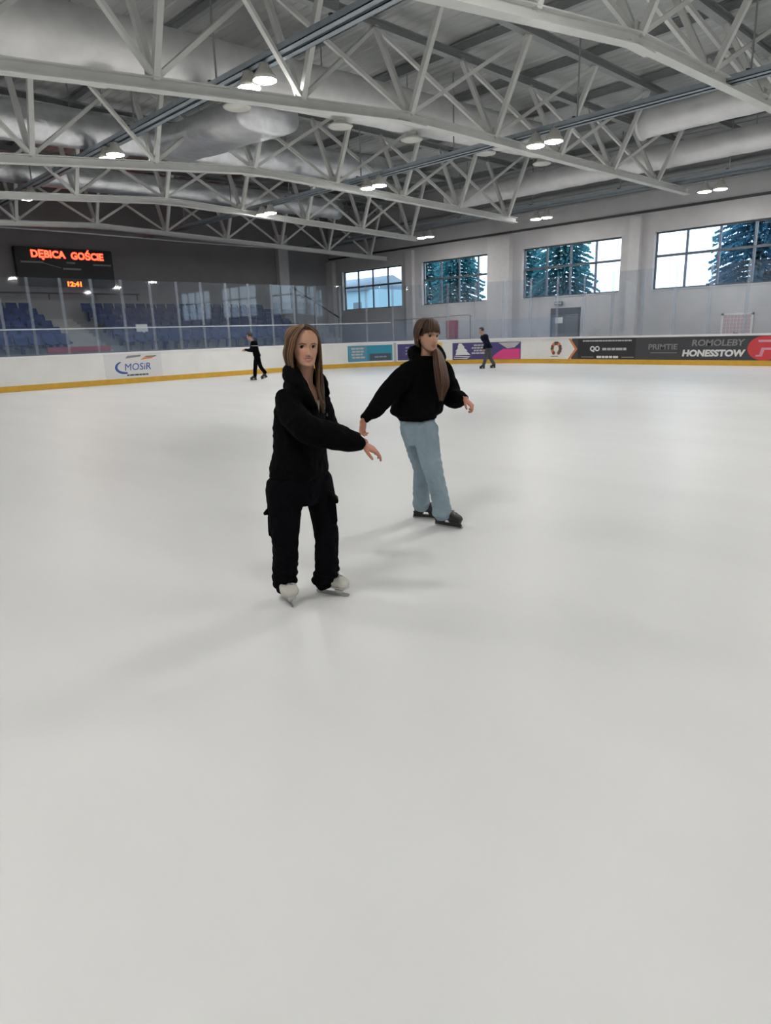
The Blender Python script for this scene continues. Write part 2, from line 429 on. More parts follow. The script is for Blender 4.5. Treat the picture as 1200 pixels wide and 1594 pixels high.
def patch(bm, s0, s1, z0, z1, n0=-.006, mi=0):
    sweep(bm, s0, s1, n0, .0, z0, z1, mi)
def pquad(bm, pts, n0=-.010, mi=0):
    """flat-ish printed polygon given in (s, z)"""
    f = [bm.verts.new(path(s, n0)+V((0, 0, z))) for s, z in pts]; b = [bm.verts.new(path(s, -.001)+V((0, 0, z))) for s, z in pts]
    bm.faces.new(f); bm.faces.new(b[::-1])
    for i in range(len(f)):
        j = (i+1) % len(f); bm.faces.new((f[i], f[j], b[j], b[i]))
class Ad:
    def __init__(self, parent, label, m, s0, s1, z0, z1):
        self.off = parent.location; b = BM(); patch(b, s0, s1, z0, z1)
        self.o = self.fin('advertisement', b, m, parent); self.o['label'] = label
    def fin(self, nm, b, m, par):
        bmesh.ops.translate(b, verts=b.verts, vec=-self.off); return obj(nm, b, m, par)
    def patch(self, nm, m, *a, n0=-.009):
        b = BM(); patch(b, *a, n0=n0); return self.fin(nm, b, m, self.o)
    def poly(self, nm, m, pts, n0=-.010):
        b = BM(); pquad(b, pts, n0); return self.fin(nm, b, m, self.o)
    def lines(self, m, s0, s1, z, h, seed, nm='text_line'):
        rg = random.Random(seed); b = BM(); s = s0      # one printed line too small to read: a row of word blocks
        while s < s1-.02:
            e = min(s1, s+rg.uniform(1.2, 3.2)*h); pquad(b, [(s, z-h/2), (e, z-h/2), (e, z+h/2), (s, z+h/2)], -.012); s = e+.35*h
        return self.fin(nm, b, m, self.o)
    def disc(self, nm, m, s, z, r, r2=None, n0=-.010, k=28):
        r2 = r2 or r; return self.poly(nm, m, [(s+r*math.cos(2*PI*i/k), z+r2*math.sin(2*PI*i/k)) for i in range(k)], n0)
    def text(self, txt, m, s, z, size, bold=.006, sx=1., shear=0., n=-.014, nm='lettering'):
        me = text_mesh(txt, size, .003, bold, sx=sx, shear=shear); o = link(nm, me, self.o, m)
        place_flat(o, path(s, n)+V((0, 0, z))-self.off, tang(s)); return o

# logo panel on the end boards
a = Ad(b_end, 'light grey square advertisement with blue lettering and an arc', M['panelgrey'], -8.75, -6.5, .22, 1.1)
a.text('MOSiR', M['blueprint'], -7.5, .60, .37, .0, 1.0, .15)
bm = BM(); P = [(-8.0+.36*math.cos(t)-.02, .60+.24*math.sin(t)) for t in [math.radians(x) for x in range(110, 300, 10)]]
for i in range(len(P)-1):
    wdt = .03+.035*math.sin(PI*i/len(P))
    (s0, z0), (s1, z1) = P[i], P[i+1]
    cs = (-8.02, .60)
    def inn(s, z, k): d = V((s-cs[0], z-cs[1])); d = d*(1-k/d.length); return (cs[0]+d.x, cs[1]+d.y)
    pquad(bm, [(s0, z0), (s1, z1), inn(s1, z1, wdt*1.6), inn(s0, z0, wdt*1.6)])
a.fin('arc', bm, M['blueprint'], a.o)
a.poly('dark_bar', M['grey'], [(-7.95, .93), (-7.35, .98), (-7.3, 1.05), (-7.85, 1.03)])
a.poly('orange_swoosh', M['orangeprint'], [(-7.35, .86), (-6.9, .90), (-6.75, .96), (-7.2, .95)])
a.poly('green_swoosh', M['greenprint'], [(-7.2, .965), (-6.75, .965), (-6.66, 1.0), (-7.1, 1.0)])
a.lines(M['tealdk'], -7.95, -7.1, .31, .06, 1)

# corner advertisements
a = Ad(b_cor, 'teal advertisement with a pale lettered square', M['teal'], 2.84, 5.1, .27, 1.02)
a.patch('pale_square', M['tealsq'], 2.9, 3.82, .3, 1.0)
for i, z in enumerate((.88, .74, .60, .46)): a.lines(M['dullwhite'], 3.02+.04*(i % 2), 3.7-.05*(i % 3), z, .085, 10+i)
a.patch('dark_band', M['tealdk'], 3.95, 5.02, .29, .62)
a.lines(M['lilac'], 4.2, 4.8, .46, .07, 20)
bm = BM(); sweep(bm, 5.16, 5.3, -.008, 0, .2, 1.1); a.fin('joint_strip', bm, M['dullwhite'], b_cor)
a = Ad(b_cor, 'purple advertisement half hidden behind the ponytailed skater', M['purple'], 5.36, 7.0, .25, 1.02)
for z in (.85, .70, .55): a.patch('text_line', M['lilac'], 5.75, 6.8, z-.04, z+.03)
a = Ad(b_cor, 'narrow yellow upright advertisement', M['yellow'], 7.28, 7.55, .3, 1.05)
a = Ad(b_cor, 'dark purple and pink advertisement with a white tree', M['purple'], 8.06, 11.42, .2, 1.0)
a.poly('white_tree', M['white'], [(8.2, .42), (8.95, .42), (8.72, .62), (8.8, .62), (8.6, .78), (8.66, .78), (8.5, .97), (8.36, .97), (8.3, .78), (8.34, .78), (8.2, .6), (8.26, .6)])
a.poly('white_stripe', M['white'], [(8.12, .36), (8.85, .30), (8.95, .35), (8.2, .39)])
a.poly('white_stripe', M['white'], [(8.12, .26), (8.75, .23), (8.85, .27), (8.12, .30)])
for i, z in enumerate((.87, .75, .62, .50)): a.lines(M['dullwhite'], 9.1-.1*(i % 2), 9.8+.06*i, z, .075, 30+i)
a.poly('grey_wedge', M['dullwhite'], [(10.3, .97), (11.38, .97), (11.1, .74), (10.75, .70)])
a.poly('pink_wedge', M['pink'], [(9.9, .21), (10.25, .5), (10.55, .68), (11.38, .68), (11.38, .21)])
for z, s0, s1 in ((.58, 10.6, 11.3), (.46, 10.5, 11.25), (.30, 10.75, 11.3)): a.patch('pale_line', M['palepink'], s0, s1, z-.025, z+.025, n0=-.0115)
a = Ad(b_cor, 'small coloured wreath emblem on white', M['board'], 12.8, LC+.15, .24, 1.04)
for i in range(14):
    t = 2*PI*i/14
    if 4.2 < t < 5.2: continue
    a.disc('wreath_leaf', [M['brownprint'], M['greenprint'], M['orangeprint']][i % 3], 13.22+.21*math.cos(t), .66+.24*math.sin(t), .085, n0=-.012, k=9)
a.patch('text_line', M['grey'], 12.95, 13.33, .30, .34)

# charcoal advertisement
a = Ad(b_side, 'long charcoal advertisement with white lettering and a red disc', M['adgrey'], 14.0, 24.0, .2, 1.09)
a.poly('orange_arrow', M['orangeprint'], [(13.75, .2), (13.95, .2), (14.3, .64), (13.95, 1.09), (13.75, 1.09)], -.009)
a.poly('white_arrow', M['board'], [(13.58, .2), (13.83, .2), (14.17, .64), (13.83, 1.09), (13.58, 1.09)], -.011)
a.patch('left_panel', M['adblack'], 14.32, 17.0, .22, 1.07, n0=-.0085)
a.lines(M['dullwhite'], 14.55, 16.85, .98, .06, 40)
a.text('QO', M['white'], 15.15, .64, .28, .012, 1.0); a.lines(M['dullwhite'], 15.5, 16.6, .63, .10, 41)
a.lines(M['white'], 15.25, 16.25, .30, .09, 42)
a.patch('rule', M['dullwhite'], 14.5, 15.1, .285, .305, n0=-.012); a.patch('rule', M['dullwhite'], 16.4, 16.95, .285, .305, n0=-.012)
a.text('PRIMTIE', M['grey'], 18.15, .70, .30, .006, 1.15); a.patch('rule', M['grey'], 17.65, 18.75, .46, .49, n0=-.012)
a.text('ROMOLEBY', M['grey'], 20.25, .84, .33, .008, 1.12, .1)
a.text('HONESSTOW', M['white'], 20.1, .45, .33, .016, 1.12, .1)
a.disc('red_disc', M['redad'], 21.95, .645, .60, .445, n0=-.011)
a.poly('letter_P', M['palepink'], [(21.66, .40), (21.78, .40), (21.84, .66), (22.3, .66), (22.3, .86), (21.72, .86), (21.70, .94), (22.42, .94), (22.42, .58), (21.94, .58), (21.88, .34), (21.66, .34)], -.014)

# ------------------------------------------------------------------ plexiglass above the boards
POST = [-14.1+1.11*i for i in range(13)]
POST = [-14.13, -13.03, -11.93, -11.0, -9.92, -8.85, -7.75, -6.63, -5.53, -4.47, -3.33, -2.23, -1.06, .15, 1.3, 2.58, 3.88, 5.18] + [5.18+1.33*k for k in range(1, 15)]
ZG = 3.76; ZM = 2.06
def zone(s): return 'end' if s < -.9 else ('corner' if s < LC else 'side')
GL = {'end': ('clear plexiglass pane above the end boards before the blue seats', 'plexiglass panes above the end boards'),
      'corner': ('curved plexiglass pane above the corner boards', 'plexiglass panes above the corner boards'),
      'side': ('plexiglass pane above the side boards below the windows', 'plexiglass panes above the side boards')}
for i, s in enumerate(POST):
    zn = zone(s); c = path(s, .05); b = BM(); t = tang(s); nn = V((t.y, -t.x, 0))
    loft(b, [[t*sx*.05+nn*sy*.018+V((0, 0, z)) for sx, sy in ((-1,-1),(1,-1),(1,1),(-1,1))] for z in (ZB+.02, ZG+.01)])
    for f in b.faces: f.smooth = False
    o = obj('glazing_post', b, M['plexipost']); o.location = c
    tag(o, {'end': 'translucent upright between panes above the end boards', 'corner': 'translucent upright between panes above the corner boards', 'side': 'translucent upright between panes above the side boards'}[zn], 'glazing post', 'plexiglass uprights, ' + zn)
    if i+1 < len(POST):
        s1 = POST[i+1]; sm = (s+s1)/2; zn = zone(sm); c = path(sm, .05)
        g = thing('glass_pane', GL[zn][0], 'glass pane', c + V((0, 0, ZB+.02)), 0, GL[zn][1])
        for nm, z0, z1, mk in (('lower_pane', ZB+.02, ZM, 'plexilow' if zn != 'side' else 'plexi'), ('upper_pane', ZM+.005, ZG, 'plexi')):
            b = BM(); sweep(b, s+.055, s1-.055, .044, .056, z0, z1); bmesh.ops.translate(b, verts=b.verts, vec=-g.location); obj(nm, b, M[mk], g)
b = BM(); sweep(b, -14.2, 5.05, .03, .075, ZM-.02, ZM+.015)
bmesh.ops.translate(b, verts=b.verts, vec=-path(-4)); o = obj('glazing_rail', b, M['handrail']); o.location = path(-4)
tag(o, 'thin pale rail running along the plexiglass above the end boards', 'rail')

# ------------------------------------------------------------------ stand with seats
XS0, XS1 = 3.0, 22.6; AX0, AX1 = 10.25, 11.75
st = thing('grandstand', 'stepped dark grey stand carrying rows of blue seats', 'grandstand', ((XS0+XS1)/2, 30, 0))
off = -V(st.location)
bm = BM()
for i in range(6):
    z = 1.12+.27*i; y = 27.9+.8*i
    for x0, x1 in ((XS0, AX0), (AX1, XS1)): box(bm, (x0, y, -.02), (x1, 33.2 if i == 5 else y+.8, z))
box(bm, (XS0, 27.7, -.02), (XS1, 27.9, 1.2))
bmesh.ops.translate(bm, verts=bm.verts, vec=off); obj('terrace', bm, M['stand'], st)
bm = BM()
for i in range(12):
    z = 1.12+.135*i; y = 27.9+.4*i; box(bm, (AX0+.002, y, -.02), (AX1-.002, 33.2 if i == 11 else y+.4, z))
bmesh.ops.translate(bm, verts=bm.verts, vec=off); o = obj('aisle_stair', bm, M['stair'], st); o['label'] = 'paler concrete aisle stair'
bm = BM(); box(bm, (XS0, 33.2, -.02), (XS1, 33.35, 3.45)); bmesh.ops.translate(bm, verts=bm.verts, vec=off); obj('parapet', bm, M['endwall'], st)
h = thing('stand_rail', 'black rail along the top edge of the stand under the scoreboard', 'handrail', (11.5, 33.28, 3.45))
bm = BM(); tube(bm, [(-4.6, 0, .3), (0, 0, .3), (3.9, 0, .3)], [.035]*3, 8); obj('rail', bm, M['black'], h)
for xx in (-4.5, -2.4, -.3, 1.8, 3.8):
    bm = BM(); bar(bm, (xx, 0, 0), (xx, 0, .3), .04); obj('post', bm, M['black'], h)
h = thing('stair_handrail', 'black sloping handrail at the far end of the stand beside the window wall', 'handrail', (24.1, 30.6, 0))
bm = BM(); tube(bm, [(.45, 2.5, 4.3), (.2, .4, 3.45), (-.1, -2.2, 2.45)], [.04]*3, 8); obj('rail', bm, M['black'], h)
for yy, zz in ((2.3, 4.2), (.2, 3.37), (-2.1, 2.5)):
    bm = BM(); bar(bm, (.2, yy, .43+.33*min(8, int((30.6+yy-27.9)/.6))), (.2, yy, zz), .05); obj('post', bm, M['black'], h)
# end block the handrail stands beside
bm = BM()
for i in range(9):
    y = 27.9+.6*i; box(bm, (XS1+.6, y, -.02), (25.2, 33.3 if i == 8 else y+.6, .4+.33*i))
tag(obj('side_stair', bm, M['stand']), 'dark grey stair block at the end of the stand near the window wall', 'stair')
# one seat
def seat_bm():
    b = BM(); w_ = .225
    prof = [(-.20, .40), (-.22, .43), (-.16, .43), (0, .405), (.14, .40), (.19, .44), (.225, .62), (.25, .80), (.235, .82), (.205, .62), (.165, .455), (.13, .43)]
    rings = []
    for k in range(7):
        u = -1+2*k/6; lift = .025*u*u
        rings.append([V((u*w_*(1-.06*(z > .7)), y-(.03*u*u if z > .5 else 0), z+lift*(z < .5))) for y, z in ((-.21, .40), (-.02, .385), (.15, .39), (.19, .43), (.225, .62), (.26, .81), (.235, .815), (.20, .63), (.165, .46), (.13, .42), (-.02, .415), (-.21, .43))])
    loft(b, rings); box(b, (-.05, -.02, 0), (.05, .10, .40)); return b
seat0 = None
gl = 'identical blue plastic seats in rows on the stand'
lab = 'blue plastic seat in the rows of the stand behind the end boards'
for i in range(6):
    x = 5.2
    while x < XS1-.25:
        if not (AX0-.25 < x < AX1+.25):
            loc = (x, 28.35+.8*i, 1.12+.27*i)
            if seat0 is None:
                seat0 = obj('stadium_seat', seat_bm(), M['seat']); tag(seat0, lab, 'seat', gl); seat0.location = loc
            else:
                c = seat0.copy(); COL.objects.link(c); c.location = loc
        x += .52
bm = BM(); box(bm, (9.0, 27.74, 1.2), (11.4, 27.86, 1.42)); bmesh.ops.bevel(bm, geom=bm.edges[:], offset=.015, segments=2, affect='EDGES')
tag(obj('red_barrier', bm, M['redbox']), 'low dull red barrier board at the foot of the aisle stair', 'barrier')
bm = BM(); box(bm, (-.28, -.03, 0), (.26, .03, .36)); bmesh.ops.bevel(bm, geom=bm.edges[:], offset=.01, segments=2, affect='EDGES')
o = obj('white_panel', bm, M['white']); o.location = (13.5, 29.2, 1.90); o.rotation_euler = (-.15, 0, .1)
tag(o, 'small white panel leaning among the blue seats', 'panel')

# ------------------------------------------------------------------ scoreboard
sb = thing('scoreboard', 'black scoreboard with red lit team names on the dark end wall', 'scoreboard', (12.9, YE-.33, 4.18))
bm = BM(); box(bm, (-2.26, 0, 0), (2.26, .3, 1.74)); bmesh.ops.bevel(bm, geom=bm.edges[:], offset=.03, segments=2, affect='EDGES'); obj('case', bm, M['black'], sb)
for xx in (-1.8, 1.8):
    bm = BM(); box(bm, (xx-.1, .3, .2), (xx+.1, .329, 1.5)); obj('bracket', bm, M['dark'], sb)
def sbt(txt, m, x, z, size, bold, sx, nm='lettering', lab=None):
    o = link(nm, text_mesh(txt, size, .008, bold, sx=sx), sb, m); place_flat(o, (x, -.012, z), (1, 0, 0))
    if lab: o['label'] = lab
sbt('D\u0118BICA', M['red'], -.80, 1.43, .44, .016, .99, lab='red lit team name at left')
sbt('GO\u015aCIE', M['red'], 1.02, 1.41, .44, .016, .97, lab='red lit team name at right')
sbt('12:41', M['orange'], .24, .12, .30, .012, 1.15, lab='orange lit clock')
for x0, x1, z in ((-2.05, -1.05, 1.07), (1.25, 2.15, 1.05), (-.2, .65, .82), (0, .4, 1.1)):
    bm = BM(); box(bm, (x0, -.012, z-.04), (x1, 0, z+.04)); obj('caption_strip', bm, M['grey'], sb)
bm = BM(); bar(bm, (-1.1, -.008, 1.06), (-.3, -.008, .85), .012, .03); obj('caption_strip', bm, M['grey'], sb)

# ------------------------------------------------------------------ roof steel
def truss(y0, sl, sr, label, x_left=-3.8, x_right=27.4, x_ridge=12.4, zr=6.3, dim=False):
    t = thing('roof_truss', label, 'roof truss', (x_ridge, y0, zr), 0, None)
    zc = lambda x: (sl if x < 0 else sr)*x
    L = x_left-x_ridge; Rr = x_right-x_ridge; top = 8.47-zr
    b = BM(); ibeam(b, (L, 0, zc(L)), (0, 0, 0), .22, .2); ibeam(b, (0, 0, 0), (Rr, 0, zc(Rr)), .22, .2)
    box(b, (-.45, -.11, -.125), (.45, .11, -.1)); obj('bottom_chord', b, M['steel'], t)
    for sy in (-1, 1):
        b = BM(); ibeam(b, (L-.3, sy*1.05, top), (min(Rr+1.5, 17.0), sy*1.05, top), .2, .2); obj('top_chord', b, M['purlin'], t)
    k0 = int(L/3.1); k1 = int(Rr/3.1)
    for k in range(k0, k1+1):
        x = k*3.1; z = zc(x)+.08
        b = BM(); box(b, (x-.16, -.012, z-.02), (x+.16, .012, z+.2)); obj('gusset_plate', b, M['steel'], t)
        for sy in (-1, 1):
            b = BM(); bar(b, (x, sy*.04, z), (x, sy*1.05, top-.06), .115); obj('brace', b, M['steel'], t)
        dirn = 1 if k >= 0 else -1
        for sy in (-1, 1):
            xe = x + dirn*3.1*(1 if sy < 0 else -1)
            if k == 0: xe = x+3.1*(-sy)
            if L < xe < Rr+.5:
                b = BM(); bar(b, (x, sy*.04, z), (xe, sy*1.05, top-.06), .085); obj('diagonal', b, M['steel'], t)
    return t
truss(6.42, .13, .032, 'white lattice roof truss nearest the camera, crossing the upper right')
truss(11.85, .09, .004, 'white lattice roof truss second from the camera')
truss(18.2, .088, -.022, 'white lattice roof truss third from the camera', x_right=25.4)
truss(23.8, .07, -.032, 'white lattice roof truss fourth from the camera, its chord just above the scoreboard', x_right=25.2)
truss(30.0, .05, -.03, 'dim lattice roof truss farthest away, over the stand', zr=6.25, x_right=29.2)
truss(.8, .13, .02, 'white lattice roof truss overhead beside the camera')

pur = None
for k in range(-5, 6):
    x = 12.4+3.1*k
    b = BM(); ibeam(b, (0, YF, 0), (0, YE, 0), .14, .24); o = obj('roof_purlin', b, M['purlin']); o.location = (x, 0, 8.71)
    tag(o, 'grey roof purlin running lengthwise under the roof sheet', 'purlin', 'grey roof purlins')

# lamp rails
for x, z, nm in ((8.75, 6.74, 'blue grey lamp rail at left, running over the nearest lit lamps'), (16.45, 6.5, 'blue grey lamp rail over the middle of the rink'), (26.3, 6.6, 'blue grey lamp rail beside the window wall'), (-.6, 6.6, 'blue grey lamp rail of the added lamp row, out of view')):
    t = thing('lamp_rail', nm, 'lamp rail', (x, 8, z))
    for dx in (-.11, .11):
        b = BM()
        for lo, hi in (((dx-.075, -28, -.06), (dx+.075, 26, -.045)), ((dx-.075, -28, -.06), (dx-.06, 26, .06)), ((dx+.06, -28, -.06), (dx+.075, 26, .06))): box(b, lo, hi)
        obj('channel', b, M['rail'], t)
    for yy in range(-26, 26, 4):
        b = BM(); box(b, (-.2, yy-.03, .06), (.2, yy+.03, .09)); obj('cross_tie', b, M['dark'], t)
        b = BM(); bar(b, (0, yy, .09), (0, yy, 2.1), .03); obj('hanger', b, M['purlin'], t)

# lamps
def lamp_parts(t):
    b = BM(); rings = []
    for r, z in ((.07, .27), (.10, .26), (.115, .18), (.13, .15), (.215, .05), (.235, -.03), (.226, -.032), (.21, .03)): rings.append(ring((0, 0, z), (1, 0, 0), (0, 1, 0), r, r, 24))
    loft(b, rings); obj('housing', b, M['lampbody'], t, True)
    b = BM(); loft(b, [ring((0, 0, z), (1, 0, 0), (0, 1, 0), r, r, 28) for r, z in ((.04, -.062), (.12, -.058), (.18, -.048), (.212, -.033), (.217, -.02), (.21, .0))]); obj('lens', b, M['lens'], t)
    b = BM(); bar(b, (0, 0, .26), (0, 0, .33), .03); obj('stem', b, M['lampbody'], t)
lamp0 = None
ROWS = [('left', 8.62, 6.38, [12.35, 19.3, 26.1, 3.4, -3.3, -9.9, -16.7]), ('middle', 16.15, 6.13, [10.73, 17.1, 23.1, 3.4, -3.3, -9.9, -16.7]), ('window', 26.55, 6.15, [10.6, 17.7, 24.45, 3.7, -3.1, -9.9, -16.7]), ('outer', -.6, 6.2, [23.5, 16.5, 9.5, 2.5, -4.5, -11.5])]  # outer row is unseen, added to brighten the foreground ice
WHERE = {'left': 'on the left lamp rail', 'middle': 'on the middle lamp rail', 'window': 'on the window wall rail', 'outer': 'in the row added over the near long boards'}
ORD = ['in front of the second truss', 'in front of the third truss', 'in front of the fourth truss']
ORD = ['nearest pair in view', 'second pair in view', 'farthest pair in view']
for row, x, z, yl in ROWS:
    for i, y in enumerate(yl):
        for side, dy in (('nearer', -.27), ('farther', .27)):
            lb = 'lit round lamp %s, %s lamp of the %s' % (WHERE[row], side, ORD[i]) if i < 3 and row != 'outer' else 'lit round lamp %s, out of view' % WHERE[row]
            if lamp0 is None:
                lamp0 = thing('ceiling_lamp', lb, 'lamp', (x, y+dy, z), 0, 'lit lamps under the roof'); lamp_parts(lamp0)
            else: dup(lamp0, (x, y+dy, z), label=lb)

# ducts
def duct_x(nm, label, y, x0, z0, x1, z1, r, m, diffs=()):
    t = thing(nm, label, 'air duct', (x0, y, z0))
    b = BM(); n = 14; rings = []
    for i in range(n*4+1):
        u = i/(n*4); rr = r*(1.025 if i % 4 == 0 else 1)
        rings.append(ring(((x1-x0)*u, 0, (z1-z0)*u), (0, 1, 0), (0, 0, 1), rr, rr, 32))
    loft(b, rings); obj('duct_tube', b, m, t)
    for k in range(-5, 4):
        xx = 12.4+3.1*k-x0
        if 0 < xx < x1-x0:
            b = BM(); bar(b, (xx, 0, (z1-z0)*xx/(x1-x0)+r*.9), (xx, 0, 8.62-z0), .02); obj('hanger', b, M['purlin'], t)
    for x in diffs:
        zz = z0+(z1-z0)*(x-x0)/(x1-x0)-z0-r
        b = BM(); cyl(b, (x-x0, 0, zz-.1), (0, 0, 1), .17, .2, 20); obj('diffuser_neck', b, M['diff'], t, True)
        b = BM(); loft(b, [ring((x-x0, 0, zz-.18+h_), (1, 0, 0), (0, 1, 0), rr, rr, 28) for rr, h_ in ((.06, -.01), (.10, 0), (.22, -.005), (.3, .0), (.33, .03), (.18, .12))]); obj('diffuser', b, M['diff'], t, True)
    return t
duct_x('air_duct', 'big silver round duct crossing the hall between the second and third trusses', 14.9, -4, 6.95, 22.6, 7.92, .55, M['duct'], (6.6, 9.8, 12.95, 15.65, 19.1, 22.3))
duct_x('air_duct', 'silver round duct crossing the hall between the third and fourth trusses', 21.0, -4, 6.95, 20.2, 7.75, .50, M['foil'], (14.2, 18.0))
duct_x('air_duct', 'dim silver duct crossing the hall behind the fourth truss', 26.9, -4, 7.3, 23, 7.4, .42, M['foil'])
def duct_y(label, x, y0, y1, z, r, m):
    t = thing('air_duct', label, 'air duct', (x, y0, z)); b = BM(); rings = []; n = int((y1-y0)/.35)
    for i in range(n+1):
        rr = r*(1.03 if i % 3 == 0 else 1); rings.append(ring((0, (y1-y0)*i/n, 0), (1, 0, 0), (0, 0, 1), rr, rr, 32))
    loft(b, rings); obj('duct_tube', b, m, t)
    for yy in range(1, int(y1-y0), 4):
        b = BM(); bar(b, (0, yy, r*.9), (0, yy, ZR-z), .02); obj('hanger', b, M['purlin'], t)
    b = BM(); loft(b, [ring((0, yy, 0), (1, 0, 0), (0, 0, 1), r*1.12, r*1.12, 28) for yy in (-.02, .05)]); obj('duct_flange', b, M['duct'], t)
    b = BM(); loft(b, [ring((0, y1-y0+yy, 0), (1, 0, 0), (0, 0, 1), r*1.12, r*1.12, 28) for yy in (-.05, .02)]); obj('duct_flange', b, M['duct'], t)
    return t
duct_y('silver round duct running lengthwise at upper right, the higher of two', 22.2, -12, 11.2, 7.65, .42, M['duct'])
duct_y('silver round duct running lengthwise above the window wall lamps, the lower of two', 25.6, -12, 22, 7.35, .40, M['duct'])
# wrapped connecting duct
t = thing('wrapped_duct', 'foil wrapped oval duct joining the two big silver ducts', 'air duct', (11.2, 15.5, 7.0)); b = BM()
loft(b, [ring((0.05*math.sin(i), 5.2*i/12, .25*i/12), (1, 0, 0), (0, 0, 1), .85*(1+.03*(i % 2)), .42, 32, 2.6) for i in range(13)]); obj('duct_tube', b, M['foil'], t)
# pipes along the wall
for z, x, r, lb in ((6.95, XW-.35, .06, 'thin grey pipe running along the window wall above the dark strip'), (7.45, XW-.25, .10, 'thick grey pipe running along the top of the window wall')):
    b = BM(); tube(b, [(0, -30, 0), (0, 0, 0), (0, 27, 0)], [r]*3, 12); o = obj('wall_pipe', b, M['purlin'], None, True); o.location = (x, 8, z); tag(o, lb, 'pipe')
b = BM(); tube(b, [(-16, 0, -.15), (-8, 0, .0), (0, 0, -.05), (9.5, 0, .0)], [.03]*4, 8); o = obj('cable', b, M['handrail'], None, True); o.location = (18, 30.9, 6.05); tag(o, 'thin pale cable stretched across the hall above the scoreboard', 'cable')

# ------------------------------------------------------------------ outside the windows
bm = BM(); box(bm, (XW+.4, -40, -.6), (95, 110, -.35)); struct(obj('ground_outside', bm, M['grass']))
def conifer(x, y, h, r, label, seed, m, whorls=38):
    rg = random.Random(seed); t = thing('conifer_tree', label, 'tree', (x, y, -.36))
    b = BM(); tube(b, [(0, 0, 0), (0, 0, h*.5), (0, 0, h*.97)], [.2, .12, .02], 8); obj('trunk', b, M['bark'], t)
    b = BM()
    for k in range(whorls):
        u = k/whorls; z = h*(.08+.9*u); L = r*(1-u)**.8+.15
        for j in range(11):
            a = 2*PI*(j+rg.random()*.8)/11; d = V((math.cos(a), math.sin(a), 0)); sd = V((-d.y, d.x, 0)); ln = L*rg.uniform(.7, 1.1)
            ns = max(4, int(ln/.12))
            for i in range(ns):
                f = (i+1)/ns; p = d*(ln*f)+V((0, 0, z-.28*ln*f*f+.05*ln*f)); wd = .34*(1-.6*f)
                for sgn in (-1, 1):
                    tip = p+d*.22+sd*sgn*wd*rg.uniform(.7, 1.2)+V((0, 0, -.12*rg.random())); w2 = .085
                    v0 = b.verts.new(p-d*w2); v1 = b.verts.new(p+d*w2); v2 = b.verts.new(tip+d*w2*.3); v3 = b.verts.new(tip-V((0, 0, .12)))
                    b.faces.new((v0, v1, v2)); b.faces.new((v0, v2, v3))
    me = bpy.data.meshes.new('foliage'); b.to_mesh(me); b.free(); link('foliage', me, t, m)
conifer(36.5, 12.2, 11, 3.0, 'blue green conifer outside the rightmost window in view', 1, M['needle'])
conifer(37.5, 23.3, 10.5, 2.5, 'conifer outside the middle of the third window', 2, M['leafy'])
conifer(41.5, 29.0, 10, 2.8, 'conifer outside the left end of the third window', 3, M['leafy'])
conifer(37.5, 31.6, 10, 2.5, 'conifer outside the second window, nearest the glass', 4, M['leafy'])
conifer(43.0, 39.5, 10, 2.7, 'conifer outside the second window, farther back', 5, M['leafy'])
conifer(41.0, 20.4, 4.2, 2.0, 'low conifer outside the right end of the third window', 6, M['leafy'])
conifer(42.0, 9.6, 8.5, 2.2, 'dark conifer outside the right edge of the rightmost window', 7, M['needle'])
t = thing('neighbour_building', 'pale blue low building outside the farthest window', 'building', (60, 66, -.36))
bm = BM(); box(bm, (-4, -7, 0), (4, 7, 6.8)); obj('facade', bm, M['render'], t)
bm = BM(); loft(bm, [[V((-4.5, yy, 6.8)), V((4.5, yy, 6.8)), V((0, yy, 8.6))] for yy in (-5.4, 7.4)]); obj('roof', bm, M['roofing'], t)
for k in range(4):
    for z in (1., 4.):
        bm = BM(); box(bm, (-4.06, -4+k*2.8, z), (-3.98, -2.6+k*2.8, z+1.5)); obj('window', bm, M['frame'], t)
# ================================================================== people
def skin_mat(name, base):
    m = mat(name, base, .5, 0, .4); nt = m.node_tree
    a = nt.nodes.new('ShaderNodeAttribute'); a.attribute_name = 'tint'
    nt.links.new(a.outputs['Color'], nt.nodes['Principled BSDF'].inputs['Base Color']); return m
SKIN = (.47, .262, .178)
M['skin'] = skin_mat('skin', SKIN)
def hair_mat(name, c0, c1, sc=26):
    m = mat(name, c0, .45, 0, .35); nt = m.node_tree; b = nt.nodes['Principled BSDF']
    a = nt.nodes.new('ShaderNodeAttribute'); a.attribute_name = 'strand'
    r = nt.nodes.new('ShaderNodeValToRGB'); r.color_ramp.elements[0].color = (*c0, 1); r.color_ramp.elements[1].color = (*c1, 1)
    nt.links.new(a.outputs['Fac'], r.inputs[0]); nt.links.new(r.outputs[0], b.inputs['Base Color']); return m
M['hairA'] = hair_mat('brown hair with light strands', (.014, .006, .0035), (.27, .145, .075))
M['hairB'] = hair_mat('auburn brown hair', (.020, .008, .004), (.125, .055, .026))
M['hairdark'] = hair_mat('dark hair', (.02, .012, .008), (.06, .04, .03))
M['eye'] = mat('eye white', (.30, .25, .23), .6, 0, .1); M['iris'] = mat('iris', (.03, .018, .012), .7, 0, .05)
M['brow'] = mat('eyebrow', (.12, .06, .035), .7)
M['teeth'] = mat('teeth', (.75, .7, .64), .3)
M['blackcloth'] = mat('black jersey', (.0022, .0022, .003), .9, 0, .06, bump=.15, bscale=120)
M['blacktwill'] = mat('black cotton twill', (.0026, .003, .0042), .9, 0, .06, bump=.15, bscale=150)
M['navycloth'] = mat('navy cloth', (.006, .008, .022), .9, 0, .1)
M['greycloth'] = mat('dark grey cloth', (.06, .065, .08), .8)
M['shirt'] = mat('beige grey shirt', (.26, .23, .19), .8)
